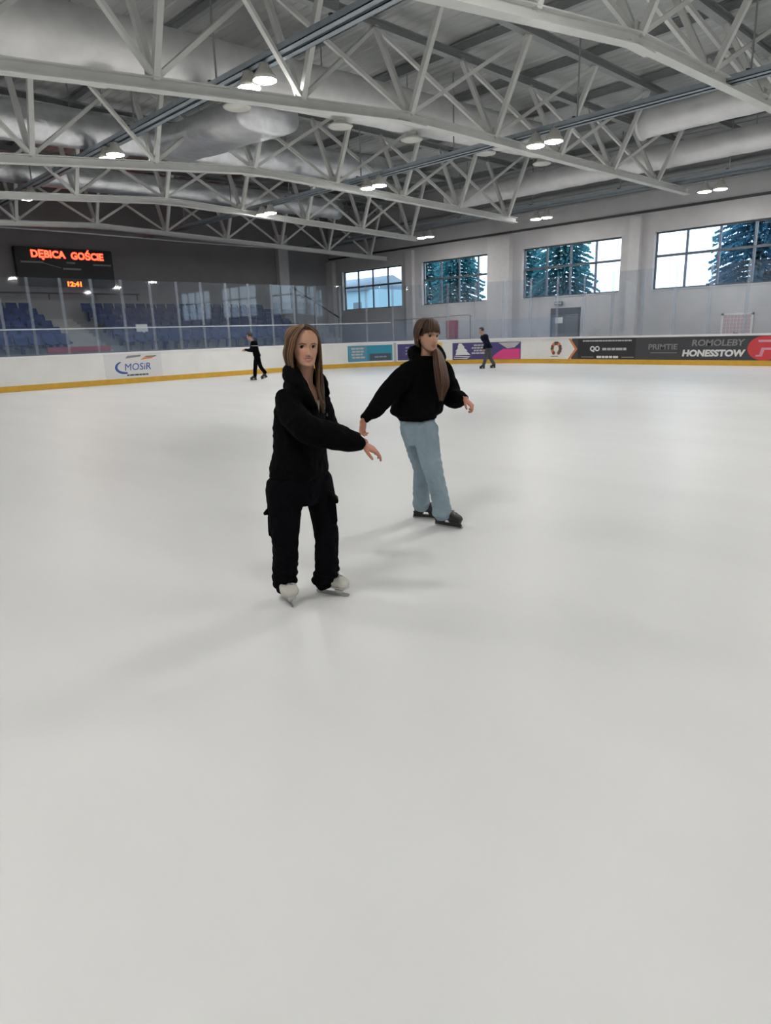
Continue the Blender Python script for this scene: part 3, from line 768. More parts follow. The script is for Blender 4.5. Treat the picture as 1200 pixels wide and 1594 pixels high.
M['denim'] = mat('light blue denim', (.235, .315, .365), .75, 0, .3, .13, 7, bump=.25, bscale=90, stretch=(1, 1, .5))
M['whiteleather'] = mat('white skate leather', (.50, .49, .44), .45, var=.06)
M['blackplastic'] = mat('black skate shell', (.012, .0115, .0115), .4, var=.15)
M['holderwhite'] = mat('pale blade holder', (.5, .5, .47), .4)
M['blade'] = mat('steel blade', (.45, .45, .46), .3, 1)
M['lace'] = mat('grey laces', (.25, .25, .27), .7)
M['zip'] = mat('metal zip', (.6, .6, .6), .25, 1)
M['bluecap'] = mat('blue knit cap', (.02, .04, .10), .8)
M['stripe'] = mat('pale chest stripe', (.4, .4, .42), .7)

HEADROWS = [  # z above eye line, front, back, half width
    (-.112, .070, .030, .018), (-.108, .079, .010, .027), (-.098, .085, -.010, .037), (-.086, .084, -.028, .046), (-.070, .083, -.045, .053), (-.050, .082, -.060, .060), (-.028, .081, -.074, .067),
    (-.005, .079, -.086, .072), (.018, .085, -.096, .0745), (.04, .0855, -.100, .076), (.062, .080, -.098, .0755), (.080, .066, -.088, .070), (.096, .043, -.068, .056), (.108, .012, -.040, .035), (.112, -.006, -.022, .012)]

def frame_mat(origin, fwd, up=(0, 0, 1), sc=1.):
    f = V(fwd).normalized(); u = V(up); l = u.cross(f).normalized(); u = f.cross(l)
    m = Matrix((f*sc, l*sc, u*sc)).transposed().to_4x4(); m.translation = V(origin); return m

def head_geo(bm, Mx, smile=0.):
    rows = cat(HEADROWS, 5); n = 72; rings = []
    g = lambda v, c, s: math.exp(-((v-c)/s)**2)
    for z, f, b, s in rows:
        c = (f+b)/2; a = (f-b)/2; rg = []
        for p in ring((c, 0, z), (1, 0, 0), (0, 1, 0), a, s, n, 2.25):
            y = p.y; ay = abs(y)
            if p.x > .02:
                dx = -.0125*g(ay, .031, .014)*g(z, .000, .0105) + .0035*g(ay, .036, .016)*g(z, -.040, .016) + .003*g(ay, .026, .018)*g(z, .019, .008)
                if -.056 < z < .012:
                    t = min(max((.006-z)/.046, 0), 1); h_ = .005+.024*t**1.3
                    if z < -.040: h_ *= max(0, 1-((-.040-z)/.013)**2)
                    wn = .0068+.0045*t
                    dx += h_*math.exp(-(y/wn)**2)
                dx += .007*g(ay, .0125, .005)*g(z, -.042, .007)
                mz = smile*(ay/.024)**2*.0065; mw = .019+.006*smile
                dx += .0045*g(y, 0, mw)*g(z, -.0625+mz, .0042) + .0055*g(y, 0, mw*.85)*g(z, -.0755+mz, .005) - .0045*g(y, 0, mw*1.1)*g(z, -.0688+mz, .0026)
                dx += .003*g(y, 0, .015)*g(z, -.100, .010) - .002*g(y, 0, .02)*g(z, -.085, .006)
                p = V((p.x+dx, y, z))
            rg.append(Mx @ p)
        rings.append(rg)
    loft(bm, rings)
    for s in (-1, 1):   # ears
        loft(bm, [[Mx @ (V((-.012, s*.074, -.012))+V((math.cos(t)*.017*k-.004*k, s*(o_+.004*math.cos(t)), math.sin(t)*.030*k))) for t in [2*PI*i/16 for i in range(16)]] for k, o_ in ((.3, -.006), (.75, .0), (1, .007), (.9, .012), (.5, .010))])

def hand_geo(bm, wrist, d, dorsal, thumb, sc=1., curl=.35, spread=.1):
    """palm, four bent fingers and a thumb; thumb = +1/-1 side"""
    d = V(d).normalized(); n = V(dorsal); n = (n-d*n.dot(d)).normalized(); s = d.cross(n).normalized()*thumb; w0 = V(wrist)
    rings = []
    for x, hw, ht, off in ((-.03, .024, .019, 0), (0, .025, .017, 0), (.02, .034, .016, .003), (.05, .040, .0145, .001), (.078, .040, .0125, 0), (.088, .036, .010, 0)):
        rings.append(ring(w0+d*(x*sc)+s*(off*sc), s, n, hw*sc, ht*sc, 18, 2.4))
    loft(bm, rings)
    for k, (lat, L, st) in enumerate(((.030, .070, .082), (.0105, .079, .087), (-.0095, .073, .085), (-.029, .057, .078))):
        a = curl*(.8+.25*k); p = w0+(d*st+s*lat)*sc; dd = (d+s*spread*(1.2-k)*.8).normalized(); pts = [p-dd*.012*sc, p]; rr = [.0088*sc]*2
        ang = a*.7
        for seg, fr in enumerate((.45, .30, .25)):
            v = dd*math.cos(ang)-n*math.sin(ang); p = p+v*(L*fr*sc); pts.append(p); rr.append((.0086, .0078, .0066)[seg]*sc*(1-.08*(k == 3))); ang += a
        tube(bm, pts, rr, 10, 3, up=n)
    p = w0+(d*.018+s*.028-n*.004)*sc; v1 = (d*.62+s*.70-n*.25).normalized(); v2 = (d*.88+s*.35-n*.35).normalized(); v3 = (d*.95+s*.1-n*.45).normalized()
    pts = [p-v1*.012*sc, p, p+v1*.034*sc, p+(v1*.034+v2*.028)*sc, p+(v1*.034+v2*.028+v3*.02)*sc]
    tube(bm, pts, [r_*sc for r_ in (.013, .0135, .0115, .0098, .0078)], 10, 3, up=n)

def paint(me, Mx, base, blush=.5, hands=(), wide=0):
    inv = Mx.inverted(); at = me.attributes.new('tint', 'FLOAT_COLOR', 'POINT'); B_ = V(base)
    lip = V((.36, .135, .11)); ck = V((base[0]*1.0, base[1]*.80, base[2]*.78)); red = V((base[0]*.96, base[1]*.74, base[2]*.72))
    buf = []
    for v in me.vertices:
        p = inv @ v.co; c = B_
        if p.x > .04 and -.13 < p.z < .06:
            y = abs(p.y); e = (y/(.024+.004*wide))**2+((p.z+.0685-.006*(y/.024)**2)/.0105)**2
            k = max(0, min(1, (1.25-e)/.4)); b_ = blush*math.exp(-((y-.036)/.02)**2-((p.z+.035)/.02)**2)
            c = c.lerp(ck, min(1, b_)).lerp(lip, k)
        else:
            for h_ in hands:
                if (v.co-h_).length < .22: c = red
        buf += [c.x, c.y, c.z, 1]
    at.data.foreach_set('color', buf)

def eyes(parent, Mx, browm, gaze=(1, 0, 0)):
    for s in (-1, 1):
        b = BM(); bmesh.ops.create_uvsphere(b, u_segments=28, v_segments=20, radius=.0118)
        for f in b.faces:
            c = f.calc_center_median(); f.smooth = True
            if (c.normalized()).dot(V(gaze).normalized()) > .80: f.material_index = 1
        bmesh.ops.transform(b, matrix=Mx @ Matrix.Translation((.0585, s*.031, 0)), verts=b.verts)
        obj('eye', b, (M['eye'], M['iris']), parent)
        b = BM()
        P = [Mx @ V((x, s*y, z)) for y, z, x in ((.015, .0165, .0842), (.026, .0190, .0815), (.038, .0188, .0765), (.050, .0125, .069))]
        tube(b, P, [.0030*Mx.to_scale().x, .0040, .0034, .0014], 8, 4, up=Mx.to_3x3() @ V((1, 0, 0)), flat=.6); obj('eyebrow', b, browm, parent)
        b = BM()
        P = [Mx @ V((x, s*y, z)) for y, z, x in ((.0195, .0025, .0685), (.026, .0068, .0718), (.034, .0068, .0712), (.0435, .001, .0655))]
        tube(b, P, [.0016, .0028, .0028, .0016], 8, 4); obj('eyelash', b, M['iris'], parent)

def scalp(az, el, k=1.):
    a = math.radians(az); e = math.radians(el)
    return V((-.0085+.0965*k*math.cos(e)*math.cos(a), .079*k*math.cos(e)*math.sin(a), .018+.0985*k*math.sin(e)))

class Hair:
    def __init__(self, Mx, seed): self.bm = BM(); self.Mx = Mx; self.val = []; self.rg = random.Random(seed)
    def lock(self, P, r, flat=.5, tone=None):
        n0 = len(self.bm.verts); rad = [r*(.55+.6*math.sin(PI*min(1, .15+.8*i/(len(P)-1)))) for i in range(len(P))]; rad[-1] = r*.25
        sc = self.Mx.to_scale().x; c = self.Mx @ V((0, 0, 0)); mid = self.Mx @ V(P[len(P)//2])
        tube(self.bm, [self.Mx @ V(p) for p in P], [q_*sc for q_ in rad], 7, 4, flat=flat, up=(mid-c).normalized())
        t = self.rg.random() if tone is None else tone
        self.val += [t]*(len(self.bm.verts)-n0)
    def cap(self, keep, k=1.025, tone=.15):
        n0 = len(self.bm.verts); N, K = 40, 22; g = {}
        for i in range(N):
            for j in range(K+1): g[i, j] = (360*i/N-180, -40+130*j/K)
        vv = {}
        for key, (az, el) in g.items():
            vv[key] = self.bm.verts.new(self.Mx @ scalp(az, min(el, 89.9), k))
        for i in range(N):
            for j in range(K):
                az, el = g[i, j]
                if keep(az+4.5, el+3):
                    f = self.bm.faces.new((vv[i, j], vv[(i+1) % N, j], vv[(i+1) % N, j+1], vv[i, j+1])); f.smooth = True
        for v in [v for v in self.bm.verts if not v.link_faces]: self.bm.verts.remove(v)
        self.val += [tone]*(len(self.bm.verts)-n0)
    def done(self, m, parent):
        self.bm.verts.index_update()
        me = bpy.data.meshes.new('hair'); self.bm.to_mesh(me); self.bm.free()
        at = me.attributes.new('strand', 'FLOAT', 'POINT'); at.data.foreach_set('value', self.val)
        return link('hair', me, parent, m)

def torso_rings(rows, right, grow=0.):
    """rows: (centre u,v,w, half width, half depth, power); right = body's right axis"""
    rx = V(right).normalized(); out = []
    for u, v, w_, a, b_, pw in cat(rows, 5):
        fy = V((-rx.y, rx.x, 0))   # forward
        out.append(ring((u, v, w_), rx, fy, a+grow, b_+grow, 28, pw))
    return out

def skate(parent, heel, toe, m, style, height=.30, roll=0., cuff_lean=(0, 0), wide=1.):
    heel = V(heel); toe = V(toe); d = (toe-heel); L = d.length; d.normalize()
    Mx = frame_mat((heel+toe)/2, d, (0, 0, 1)) @ Matrix.Rotation(roll, 4, 'X'); k = L/.27
    bm = BM(); rings = []
    zb = .062
    for x, hw, top, bot in ((-.128, .014, .115, .012), (-.12, .028, .13, .006), (-.09, .034, .14, .002), (-.04, .034, .13, .0), (.0, .035, .105, .0), (.05, .040, .078, .0), (.09, .041, .062, .0), (.12, .034, .048, .003), (.137, .018, .034, .010)):
        c = zb+(top+bot)/2; rings.append([Mx @ V((x*k, p.y, p.z)) for p in ring((0, 0, c), (0, 1, 0), (0, 0, 1), hw*wide, (top-bot)/2, 20, 2.6)])
    loft(bm, rings)
    tube(bm, [Mx @ V(p) for p in ((-.068*k, 0, zb+.06), (-.072*k, 0, zb+.12), (-.066*k+cuff_lean[0]*.5, cuff_lean[1]*.5, zb+.18), (-.062*k+cuff_lean[0], cuff_lean[1], zb+height-.09))], [.043, .042, .044, .047], 16, 4, up=d)
    o = link('skate', union_mesh(bm, .006, 2), parent, m)
    b = BM()
    if style == 'hockey':
        pr = lambda x, z: Mx @ V((x*k, 0, z))
        for x0, x1, x2, x3 in ((-.13, -.035, -.045, -.126), (.012, .122, .118, .022)):   # two posts
            for_y = []
            for (xt0, xt1, z, hw) in ((x0, x1, .066, .026), (x3, x2, .04, .014), (x3+.004, x2-.004, .020, .007)):
                for_y.append([Mx @ V((xx*k, yy, z)) for xx, yy in ((xt0, -hw), (xt1, -hw), (xt1, hw), (xt0, hw))])
            loft(b, for_y)
        loft(b, [[Mx @ V((x*k, y, z)) for y, z in ((-.006, .014), (.006, .014), (.010, .040), (-.010, .040))] for x in (-.135, 0, .130)])
        hm = M['blackplastic']
    else:
        loft(b, [[Mx @ V((x*k, p.y, p.z)) for p in ring((0, 0, .062), (0, 1, 0), (0, 0, 1), hw, .008, 14, 3)] for x, hw in ((-.13, .022), (-.09, .034), (-.03, .028), (.03, .034), (.09, .040), (.13, .026))])
        loft(b, [[Mx @ V((xx*k, yy, z)) for xx, yy in ((-.125, -.026), (-.06, -.026), (-.06, .026), (-.125, .026))] for z in (.04, .062)])
        for xx in (-.10, .06): loft(b, [[Mx @ V(((xx+q_*s1)*k, s2*hw, z)) for s1, s2 in ((-1,-1),(1,-1),(1,1),(-1,1))] for z, q_, hw in ((.018, .022, .004), (.045, .03, .02))])
        hm = M['holderwhite']
    for f in b.faces: f.smooth = False
    obj('blade_holder', b, hm, o)
    b = BM(); prof = [(-.142, .006), (-.13, 0), (.11, 0), (.135, .006), (.15, .022), (.13, .026), (-.13, .026), (-.145, .018)]
    loft(b, [[Mx @ V((x*k, y, z)) for x, z in prof] for y in (-.0022, .0022)])
    for f in b.faces: f.smooth = False
    obj('blade', b, M['blade'], o)
    b = BM()
    for i in range(5):
        x = .075-.028*i; z = zb+.071+.0175*i
        tube(b, [Mx @ V(p) for p in ((x*k, -.022, z-.006), (x*k-.006, 0, z+.004), (x*k, .022, z-.006))], [.0032]*3, 6, 3)
    obj('laces', b, M['lace'] if style != 'hockey' else M['grey'], o)
    return o

def sleeve(bm, pts, radii, up=(0, 0, 1)): tube(bm, pts, radii, 20, 6, up=up)

def garment(name, bm, voxel, m, parent, folds=(), cut=None, thick=.006, smooth=3):
    me = union_mesh(bm, voxel, smooth)
    for f in folds: wrinkle(me, *f)
    if cut:
        b = BM(); b.from_mesh(me)
        dead = [f for f in b.faces if cut(f.calc_center_median())]
        bmesh.ops.delete(b, geom=dead, context='FACES')
        isl = [v for v in b.verts if not v.link_faces]; bmesh.ops.delete(b, geom=isl, context='VERTS')
        for _ in range(8):      # even out the cut edge
            new = {}
            for v in b.verts:
                if v.is_boundary:
                    nb = [e.other_vert(v).co for e in v.link_edges if e.is_boundary]
                    if len(nb) == 2: new[v] = v.co*.5+(nb[0]+nb[1])*.25
            for v, c in new.items(): v.co = c
        b.to_mesh(me); b.free()
        for p in me.polygons: p.use_smooth = True
    o = link(name, me, parent, m)
    if cut:
        s = o.modifiers.new('thickness', 'SOLIDIFY'); s.thickness = thick; s.offset = -1
    return o

AZ = math.atan2(-.689, .725)     # people are modelled in a frame turned like this about the vertical
def person(name, label, loc):
    return thing('person', label, 'person', loc, AZ)

# ------------------------------------------------------------------ skater in the black jacket
pa = person('person', 'smiling person in black jacket and cargo trousers on white skates, one arm stretched forward', (2.33, 3.16, 0))
Hd = frame_mat((.062, -.005, 1.537), (.36, -.93, -.02), (.03, .0, 1)); RA = V((-.5, -.866, 0)); FA = V((.866, -.5, 0))
wrR = V((.372, -.175, 1.003)); wrL = V((.315, .44, .945))
bm = BM(); head_geo(bm, Hd, 1.)
tube(bm, [(.035, .035, 1.29), (.045, .03, 1.36), (.055, .02, 1.42), (.06, .012, 1.50)], [.062, .05, .049, .052], 20, 5)
TA = [(.0, 0, .70, .09, .07, 2.2), (-.0, .0, .80, .135, .09, 2.3), (.0, 0, .95, .125, .085, 2.3), (.01, 0, 1.10, .130, .086, 2.4), (.022, .0, 1.22, .138, .09, 2.4), (.03, .01, 1.29, .135, .07, 2.3), (.035, .02, 1.335, .08, .055, 2.)]
loft(bm, torso_rings(TA, RA, -.012))
tube(bm, [(-.035, -.11, 1.262), (.0, -.183, 1.18), (.085, -.238, 1.105), (.20, -.223, 1.065), wrR], [.046, .042, .040, .034, .026], 14, 6); tube(bm, [(.10, .135, 1.25), (.125, .205, 1.14), (.155, .265, 1.03), (.24, .36, .98), wrL], [.046, .042, .038, .033, .026], 14, 6)
hand_geo(bm, wrR, (.84, .25, -.50), (.45, -.25, .8), 1, .92, .36, .10)
hand_geo(bm, wrL, (.45, .85, -.25), (.1, -.2, 1), -1, .98, .45, .05)
tube(bm, [(-.085, -.05, .72), (-.105, -.06, .42), (-.165, .08, .14)], [.06, .05, .042], 14, 5); tube(bm, [(.08, .05, .72), (.125, .02, .40), (.085, .13, .14)], [.055, .05, .042], 14, 5)
me = union_mesh(bm, .0034, 1, .3); paint(me, Hd, SKIN, .8, (wrR, wrL), 1)
body = link('body', me, pa, M['skin']); eyes(body, Hd, M['brow'], (.93, -.30, .02))
b = BM(); loft(b, [[Hd @ V((x, y, z)) for y, z, x in ((yy, -.0665+.0062*(yy/.024)**2, xx), (yy, -.0708+.0068*(yy/.024)**2, xx), (yy, -.0708+.0068*(yy/.024)**2, xx-.004), (yy, -.0665+.0062*(yy/.024)**2, xx-.004))] for yy, xx in ((-.0195, .0785), (-.010, .0830), (0, .0842), (.010, .0830), (.0195, .0785))]); obj('teeth', b, M['teeth'], body)
# hair
H = Hair(Hd, 11)
def faceA(az, el): return not (abs(az-4) < 72 and el < 46) and not (abs(az) < 95 and el < -12)
H.cap(faceA, 1.03, .12)
inv = Hd.inverted()
for side in (-1, 1):
    for i in range(120):
        u = i/119; az1 = side*((50 if side < 0 else 66)+ (172-(50 if side < 0 else 66))*u) + H.rg.uniform(-4, 4); az0 = side*(12+150*u)*.9; el0 = 80-6*math.sin(PI*u)
        k = (1.07+.17*H.rg.random()) if side < 0 else 1.02+.05*H.rg.random(); P = [scalp(az0*.5, 88-14*(1-u)*.6, .985)]
        for t in (.2, .45, .7, .9): P.append(scalp(az0*.5+(az1-az0*.5)*min(1, t*1.25), 78-92*t, (k+.06*t if t > .3 else 1.02) if side < 0 else min(k, 1.0+.15*t)))
        q_ = P[-1]
        if side < 0:      # her right: swept back into the hood
            P += [q_+V((-.015, -.008, -.045)), q_+V((-.03, -.004+.02*u, -.10)), q_+V((-.03, .012+.03*u, -.165))]
        elif u < .55:     # her left: falls in front over the chest
            e1 = inv @ V((.125+.03*H.rg.random(), -.045+.05*H.rg.random(), 1.30)); e2 = inv @ V((.145+.02*H.rg.random(), -.085+.04*H.rg.random(), 1.17+.06*H.rg.random()))
            P += [q_+V((.0, .004, -.05)), (q_+V((0, 0, -.06)))*.45+e1*.55+V((0, 0, .03)), e1, e2]
        else:
            P += [q_+V((-.01, -.0, -.06)), q_+V((-.015, -.01, -.13)), q_+V((-.01, -.01, -.2))]
        H.lock(P, .0065+.004*H.rg.random(), .5, min(1, H.rg.random()**1.4) if side < 0 else .45*H.rg.random())
for i in range(10):   # loose wisps blown back
    az = -100-8*i; P = [scalp(az, 20, 1.1), scalp(az-4, -5, 1.2), scalp(az-6, -18-4*H.rg.random(), 1.34+.14*H.rg.random())]; H.lock(P, .0028, .8, .8)
H.done(M['hairA'], pa)
# jacket
JA = [(-.008, .0, .80, .178, .135, 2.5), (-.008, .0, .84, .19, .145, 2.5), (-.002, .0, .95, .175, .13, 2.5), (.006, 0, 1.08, .167, .123, 2.5), (.014, .0, 1.19, .158, .115, 2.5), (.024, .005, 1.265, .152, .098, 2.4), (.033, .012, 1.315, .125, .08, 2.2), (.037, .02, 1.355, .08, .07, 2.)]
bm = BM(); loft(bm, torso_rings(JA, RA))
sleeve(bm, [(-.04, -.115, 1.265), (.0, -.185, 1.18), (.085, -.24, 1.105), (.20, -.225, 1.065), (.31, -.19, 1.025), (.355, -.178, 1.01)], [.068, .076, .078, .070, .060, .044])
sleeve(bm, [(.10, .14, 1.25), (.125, .205, 1.14), (.155, .265, 1.03), (.24, .36, .98), (.308, .43, .953)], [.068, .066, .062, .052, .042])
loft(bm, [[p+V((0, 0, dz)) for p in torso_rings([(-.008, 0, .80, .17, .125, 2.5)]*2, RA)[0]] for dz in (-.035, .03)])
hood = [(.165, .01, 1.27), (.135, .08, 1.335), (.06, .115, 1.375), (-.005, .08, 1.392), (-.022, -.015, 1.39), (.016, -.09, 1.352), (.06, -.128, 1.285), (.115, -.105, 1.20)]
tube(bm, hood, [.024, .036, .050, .056, .054, .046, .036, .020], 16, 6)
tube(bm, [(-.0, .06, 1.355), (-.015, .035, 1.30), (-.015, .05, 1.22)], [.06, .064, .05], 16, 5, flat=1.)
c0 = V((.03, .01, 0))
def cutA(p):
    q_ = p-c0; lat = q_.dot(RA); f = q_.dot(FA)
    if p.z > 1.335 and V((q_.x-.012, q_.y-.005, 0)).length < .062: return True
    return f > .02 and p.z > 1.135 and abs(lat+.025) < (p.z-1.14)*.36 and p.z < 1.42 and abs(lat+.025) < .062
garment('jacket', bm, .0085, M['blackcloth'], pa, ((.010, 7, 3.1, (1, 1, .7)), (.006, 16, 1.7, (1, 1, 1.2), True)), cutA, .005)
# shirt under the open jacket
bm = BM(); SA = [(u, v, w_, a+.006, b_+.008, p_) for u, v, w_, a, b_, p_ in TA[2:6]]
loft(bm, torso_rings([(u, v, w_, a, b_, p_) for u, v, w_, a, b_, p_ in SA], RA))
garment('shirt', bm, .009, M['shirt'], pa, ((.004, 14, .4),), lambda p: p.z > 1.235 and (p-c0).dot(FA) > .0 and abs((p-c0).dot(RA)+.02) < .07, .004)
b = BM(); tube(b, [c0+FA*.144+RA*(.004*t-.03)+V((0, 0, 1.152)) for t in (-1, 0, 1)], [.002]*3, 6); 
tube(b, [c0+FA*.146+RA*-.03+V((0, 0, 1.165)), c0+FA*.148+RA*-.03+V((0, 0, 1.152))], [.002, .002], 6, 1); obj('zip_pull', b, M['zip'], pa)
# cargo trousers
bm = BM()
loft(bm, torso_rings([(-.005, 0, .635, .11, .09, 2.2), (-.01, 0, .69, .165, .125, 2.4), (-.012, 0, .78, .175, .13, 2.4), (-.01, 0, .86, .155, .115, 2.4)], RA))
tube(bm, [(-.092, -.06, .76), (-.104, -.065, .60), (-.116, -.06, .42), (-.132, -.01, .28), (-.146, .04, .16), (-.152, .065, .10)], [.108, .10, .078, .073, .074, .070], 22, 8)
tube(bm, [(.075, .06, .76), (.107, .05, .60), (.125, .02, .42), (.118, .045, .28), (.108, .085, .17), (.078, .12, .10)], [.10, .083, .071, .072, .075, .072], 22, 8)
for (x0, y0, z0), (x1, y1, z1), r_ in () and (((-.178, -.04, .60), (-.176, -.055, .44), .026), ((.166, .035, .62), (.176, .025, .46), .026)): tube(bm, [(x0, y0, z0), (x1, y1, z1)], [r_, r_*.5], 12, 1)
tr = union_mesh(bm, .0085, 3)
NT = [v.normal.copy() for v in tr.vertices]
for v, n_ in zip(tr.vertices, NT):
    if v.co.z < .30:
        k = (.30-v.co.z)/.2; a_ = math.sin(v.co.z*115+14*v.co.x+9*v.co.y+2*math.sin(v.co.x*40))*(.35+.65*max(0, math.sin(v.co.x*25+2.5))); v.co += n_*(.011*k*a_)
    z = v.co.z
wrinkle(tr, .009, 8, 5.2, (1, 1, .8)); wrinkle(tr, .006, 18, 2.2, (1, 1, 1), True)
trs = link('cargo_trousers', tr, pa, M['blacktwill'])
for P_, n_, w_ in (((-.178, -.045, .53), (-1, .1, 0), .05), ((.168, .032, .575), (1, .1, 0), .056)):
    b = BM(); mx = frame_mat(P_, n_); rows = []
    for x, k_ in ((-.035, 1), (.012, 1), (.022, .86)): rows.append([mx @ V((x+(.006 if z < 0 else 0)*(x > 0), y, z)) for y, z in ((-w_*k_, -.075*k_), (w_*k_, -.075*k_), (w_*k_, .075*k_), (-w_*k_, .075*k_))])
    loft(b, rows); bmesh.ops.bevel(b, geom=b.edges[:], offset=.006, segments=2, affect='EDGES'); obj('cargo_pocket', b, M['blacktwill'], trs)
for P_, n_ in (((-.195, -.038, .615), (-1, .1, 0)), ((.180, .035, .655), (1, .1, 0))):
    b = BM(); mx = frame_mat(P_, n_)
    loft(b, [[mx @ V((x, y, z)) for x, y, z in ((-.03, s*.055, .018), (.006, s*.055, .012), (.026, s*.058, -.012), (.020, s*.058, -.026), (-.03, s*.055, -.02))] for s in (-1, -.5, 0, .5, 1)]); obj('pocket_flap', b, M['blacktwill'], trs)
skate(pa, (-.185, .145, 0), (-.095, -.085, 0), M['whiteleather'], 'figure', .24, wide=1.38)
skate(pa, (.035, .165, 0), (.238, .060, 0), M['whiteleather'], 'figure', .24, wide=1.15)

# ------------------------------------------------------------------ skater in light jeans
pb = person('person', 'person in black hoodie and light blue jeans with a long ponytail, arms spread', (4.1, 3.7, 0))
Hd = frame_mat((-.048, -.01, 1.568), (.56, -.82, -.10), (.04, -.02, 1), 1.06); RB = V((-.73, -.68, 0)); FB = V((.68, -.73, 0))
wrR = V((-.562, -.40, .972)); wrL = V((.238, -.11, 1.068))
bm = BM(); head_geo(bm, Hd, .2)
tube(bm, [(-.055, .02, 1.32), (-.055, .02, 1.40), (-.052, .012, 1.46), (-.05, .005, 1.53)], [.062, .052, .05, .054], 20, 5)
TB = [(-.135, 0, .78, .10, .08, 2.2), (-.14, 0, .88, .15, .105, 2.3), (-.13, 0, 1.0, .125, .09, 2.3), (-.10, 0, 1.15, .14, .1, 2.4), (-.075, 0, 1.27, .15, .1, 2.4), (-.06, .01, 1.34, .145, .075, 2.3), (-.055, .015, 1.385, .075, .055, 2)]
loft(bm, torso_rings(TB, RB, -.01))
tube(bm, [(-.18, -.11, 1.315), (-.28, -.16, 1.23), (-.375, -.205, 1.145), (-.485, -.33, 1.03), wrR], [.046, .042, .040, .034, .026], 14, 6); tube(bm, [(.065, .10, 1.305), (.118, .112, 1.19), (.142, .10, 1.10), (.195, -.03, 1.066), wrL], [.046, .042, .04, .034, .026], 14, 6)
hand_geo(bm, wrR, (-.22, -.42, -.88), (-.75, .55, .0), -1, .95, .42, .05)
hand_geo(bm, wrL, (.60, -.35, -.62), (.55, -.35, .7), 1, .90, .95, .03)
tube(bm, [(-.07, -.07, .82), (-.02, -.13, .48), (.045, -.05, .15)], [.062, .05, .042], 14, 5); tube(bm, [(-.18, .07, .82), (-.10, .12, .46), (-.105, .225, .15)], [.062, .05, .042], 14, 5)
me = union_mesh(bm, .0036, 1, .3); paint(me, Hd, SKIN, .5, (wrR, wrL))
body = link('body', me, pb, M['skin']); eyes(body, Hd, M['brow'])
H = Hair(Hd, 23); inv = Hd.inverted()
H.cap(lambda az, el: not (abs(az) < 60 and el < 40) and not (abs(az) < 92 and el < -8), 1.04, .1)
for i in range(84):   # fringe
    az = -64+128*i/83; k = 1.06+.05*H.rg.random(); P = [scalp(az*.6+180*(abs(az) > 999), 86, 1.05), scalp(az*.8, 66, k+.02), scalp(az*.93, 44, k+.03), scalp(az, 26, k+.02), scalp(az+H.rg.uniform(-6, 6), 12-9*H.rg.random()-(7 if abs(az) > 42 else 0), k-.005)]
    H.lock(P, .0068, .5, H.rg.random()**1.3*.85)
for side in (-1, 1):  # sides and back drawn to the nape
    for i in range(84):
        u = i/83; az1 = side*(70+110*u); k = 1.06+.08*H.rg.random(); P = [scalp(az1*.7, 84, 1.04)]
        for t in (.25, .5, .75, 1.): P.append(scalp(az1*(.75+.25*t)+side*18*t*(u < .5), 78-104*t, k+.02))
        q_ = P[-1]
        if side < 0 and u < .35: P += [q_+V((.004, .002, -.03)), q_+V((.012, .012, -.055))]
        else: P += [q_+V((.01, .0, -.035)), q_*.6+V((-.045, .03, -.10))*.4+V((0, 0, -.03))]
        H.lock(P, .0075, .5, H.rg.random()**1.3*.8)
c1 = [V(p) for p in ((-.06, .095, 1.475), (-.0, .055, 1.475), (.022, -.07, 1.43), (.035, -.155, 1.33), (.048, -.185, 1.22), (.046, -.17, 1.15), (.040, -.16, 1.095))]
for i in range(150):   # ponytail over the shoulder
    a = 2*PI*H.rg.random(); rr = math.sqrt(H.rg.random()); P = []
    for j, c in enumerate(c1):
        wd = (.026, .036, .052, .070, .074, .05, .022)[j]*rr; P.append(inv @ (c+RB*(wd*math.cos(a))*.9+FB*(wd*.55*math.sin(a))+V((0, 0, wd*.3*math.sin(a*2)))+V((0, 0, H.rg.uniform(-.03, .03) if j == 6 else 0))))
    H.lock(P, .0065, .6, H.rg.random()**1.2)
H.done(M['hairB'], pb)
# hoodie
JB = [(-.14, 0, .925, .165, .125, 2.4), (-.142, 0, .96, .225, .165, 2.5), (-.14, 0, 1.02, .23, .17, 2.5), (-.115, 0, 1.13, .205, .15, 2.5), (-.085, 0, 1.23, .188, .135, 2.5), (-.066, .005, 1.31, .18, .11, 2.4), (-.058, .012, 1.37, .14, .085, 2.2), (-.055, .018, 1.41, .08, .07, 2.)]
bm = BM(); loft(bm, torso_rings(JB, RB))
loft(bm, [torso_rings([(-.14, 0, z, .17, .128, 2.4)]*2, RB)[0] for z in (.905, .945)])
sleeve(bm, [(-.185, -.11, 1.315), (-.28, -.16, 1.23), (-.375, -.205, 1.145), (-.445, -.28, 1.07), (-.485, -.33, 1.03), (-.520, -.36, 1.005)], [.078, .082, .078, .070, .058, .040])
tube(bm, [(-.513, -.352, 1.012), (-.557, -.396, .977)], [.037, .035], 16, 1)
sleeve(bm, [(.075, .10, 1.305), (.118, .115, 1.19), (.140, .105, 1.095), (.165, .03, 1.062), (.20, -.05, 1.066), (.222, -.085, 1.070)], [.078, .084, .092, .080, .062, .042])
hood = [(-.012, -.095, 1.335), (.058, -.015, 1.39), (.03, .085, 1.445), (-.06, .115, 1.455), (-.15, .07, 1.44), (-.165, -.01, 1.415), (-.105, -.085, 1.365), (-.02, -.105, 1.33)]
tube(bm, hood, [.024, .034, .048, .058, .056, .046, .032, .024], 16, 6)
tube(bm, [(-.075, .10, 1.45), (-.115, .09, 1.38), (-.13, .085, 1.27)], [.075, .08, .055], 16, 5)
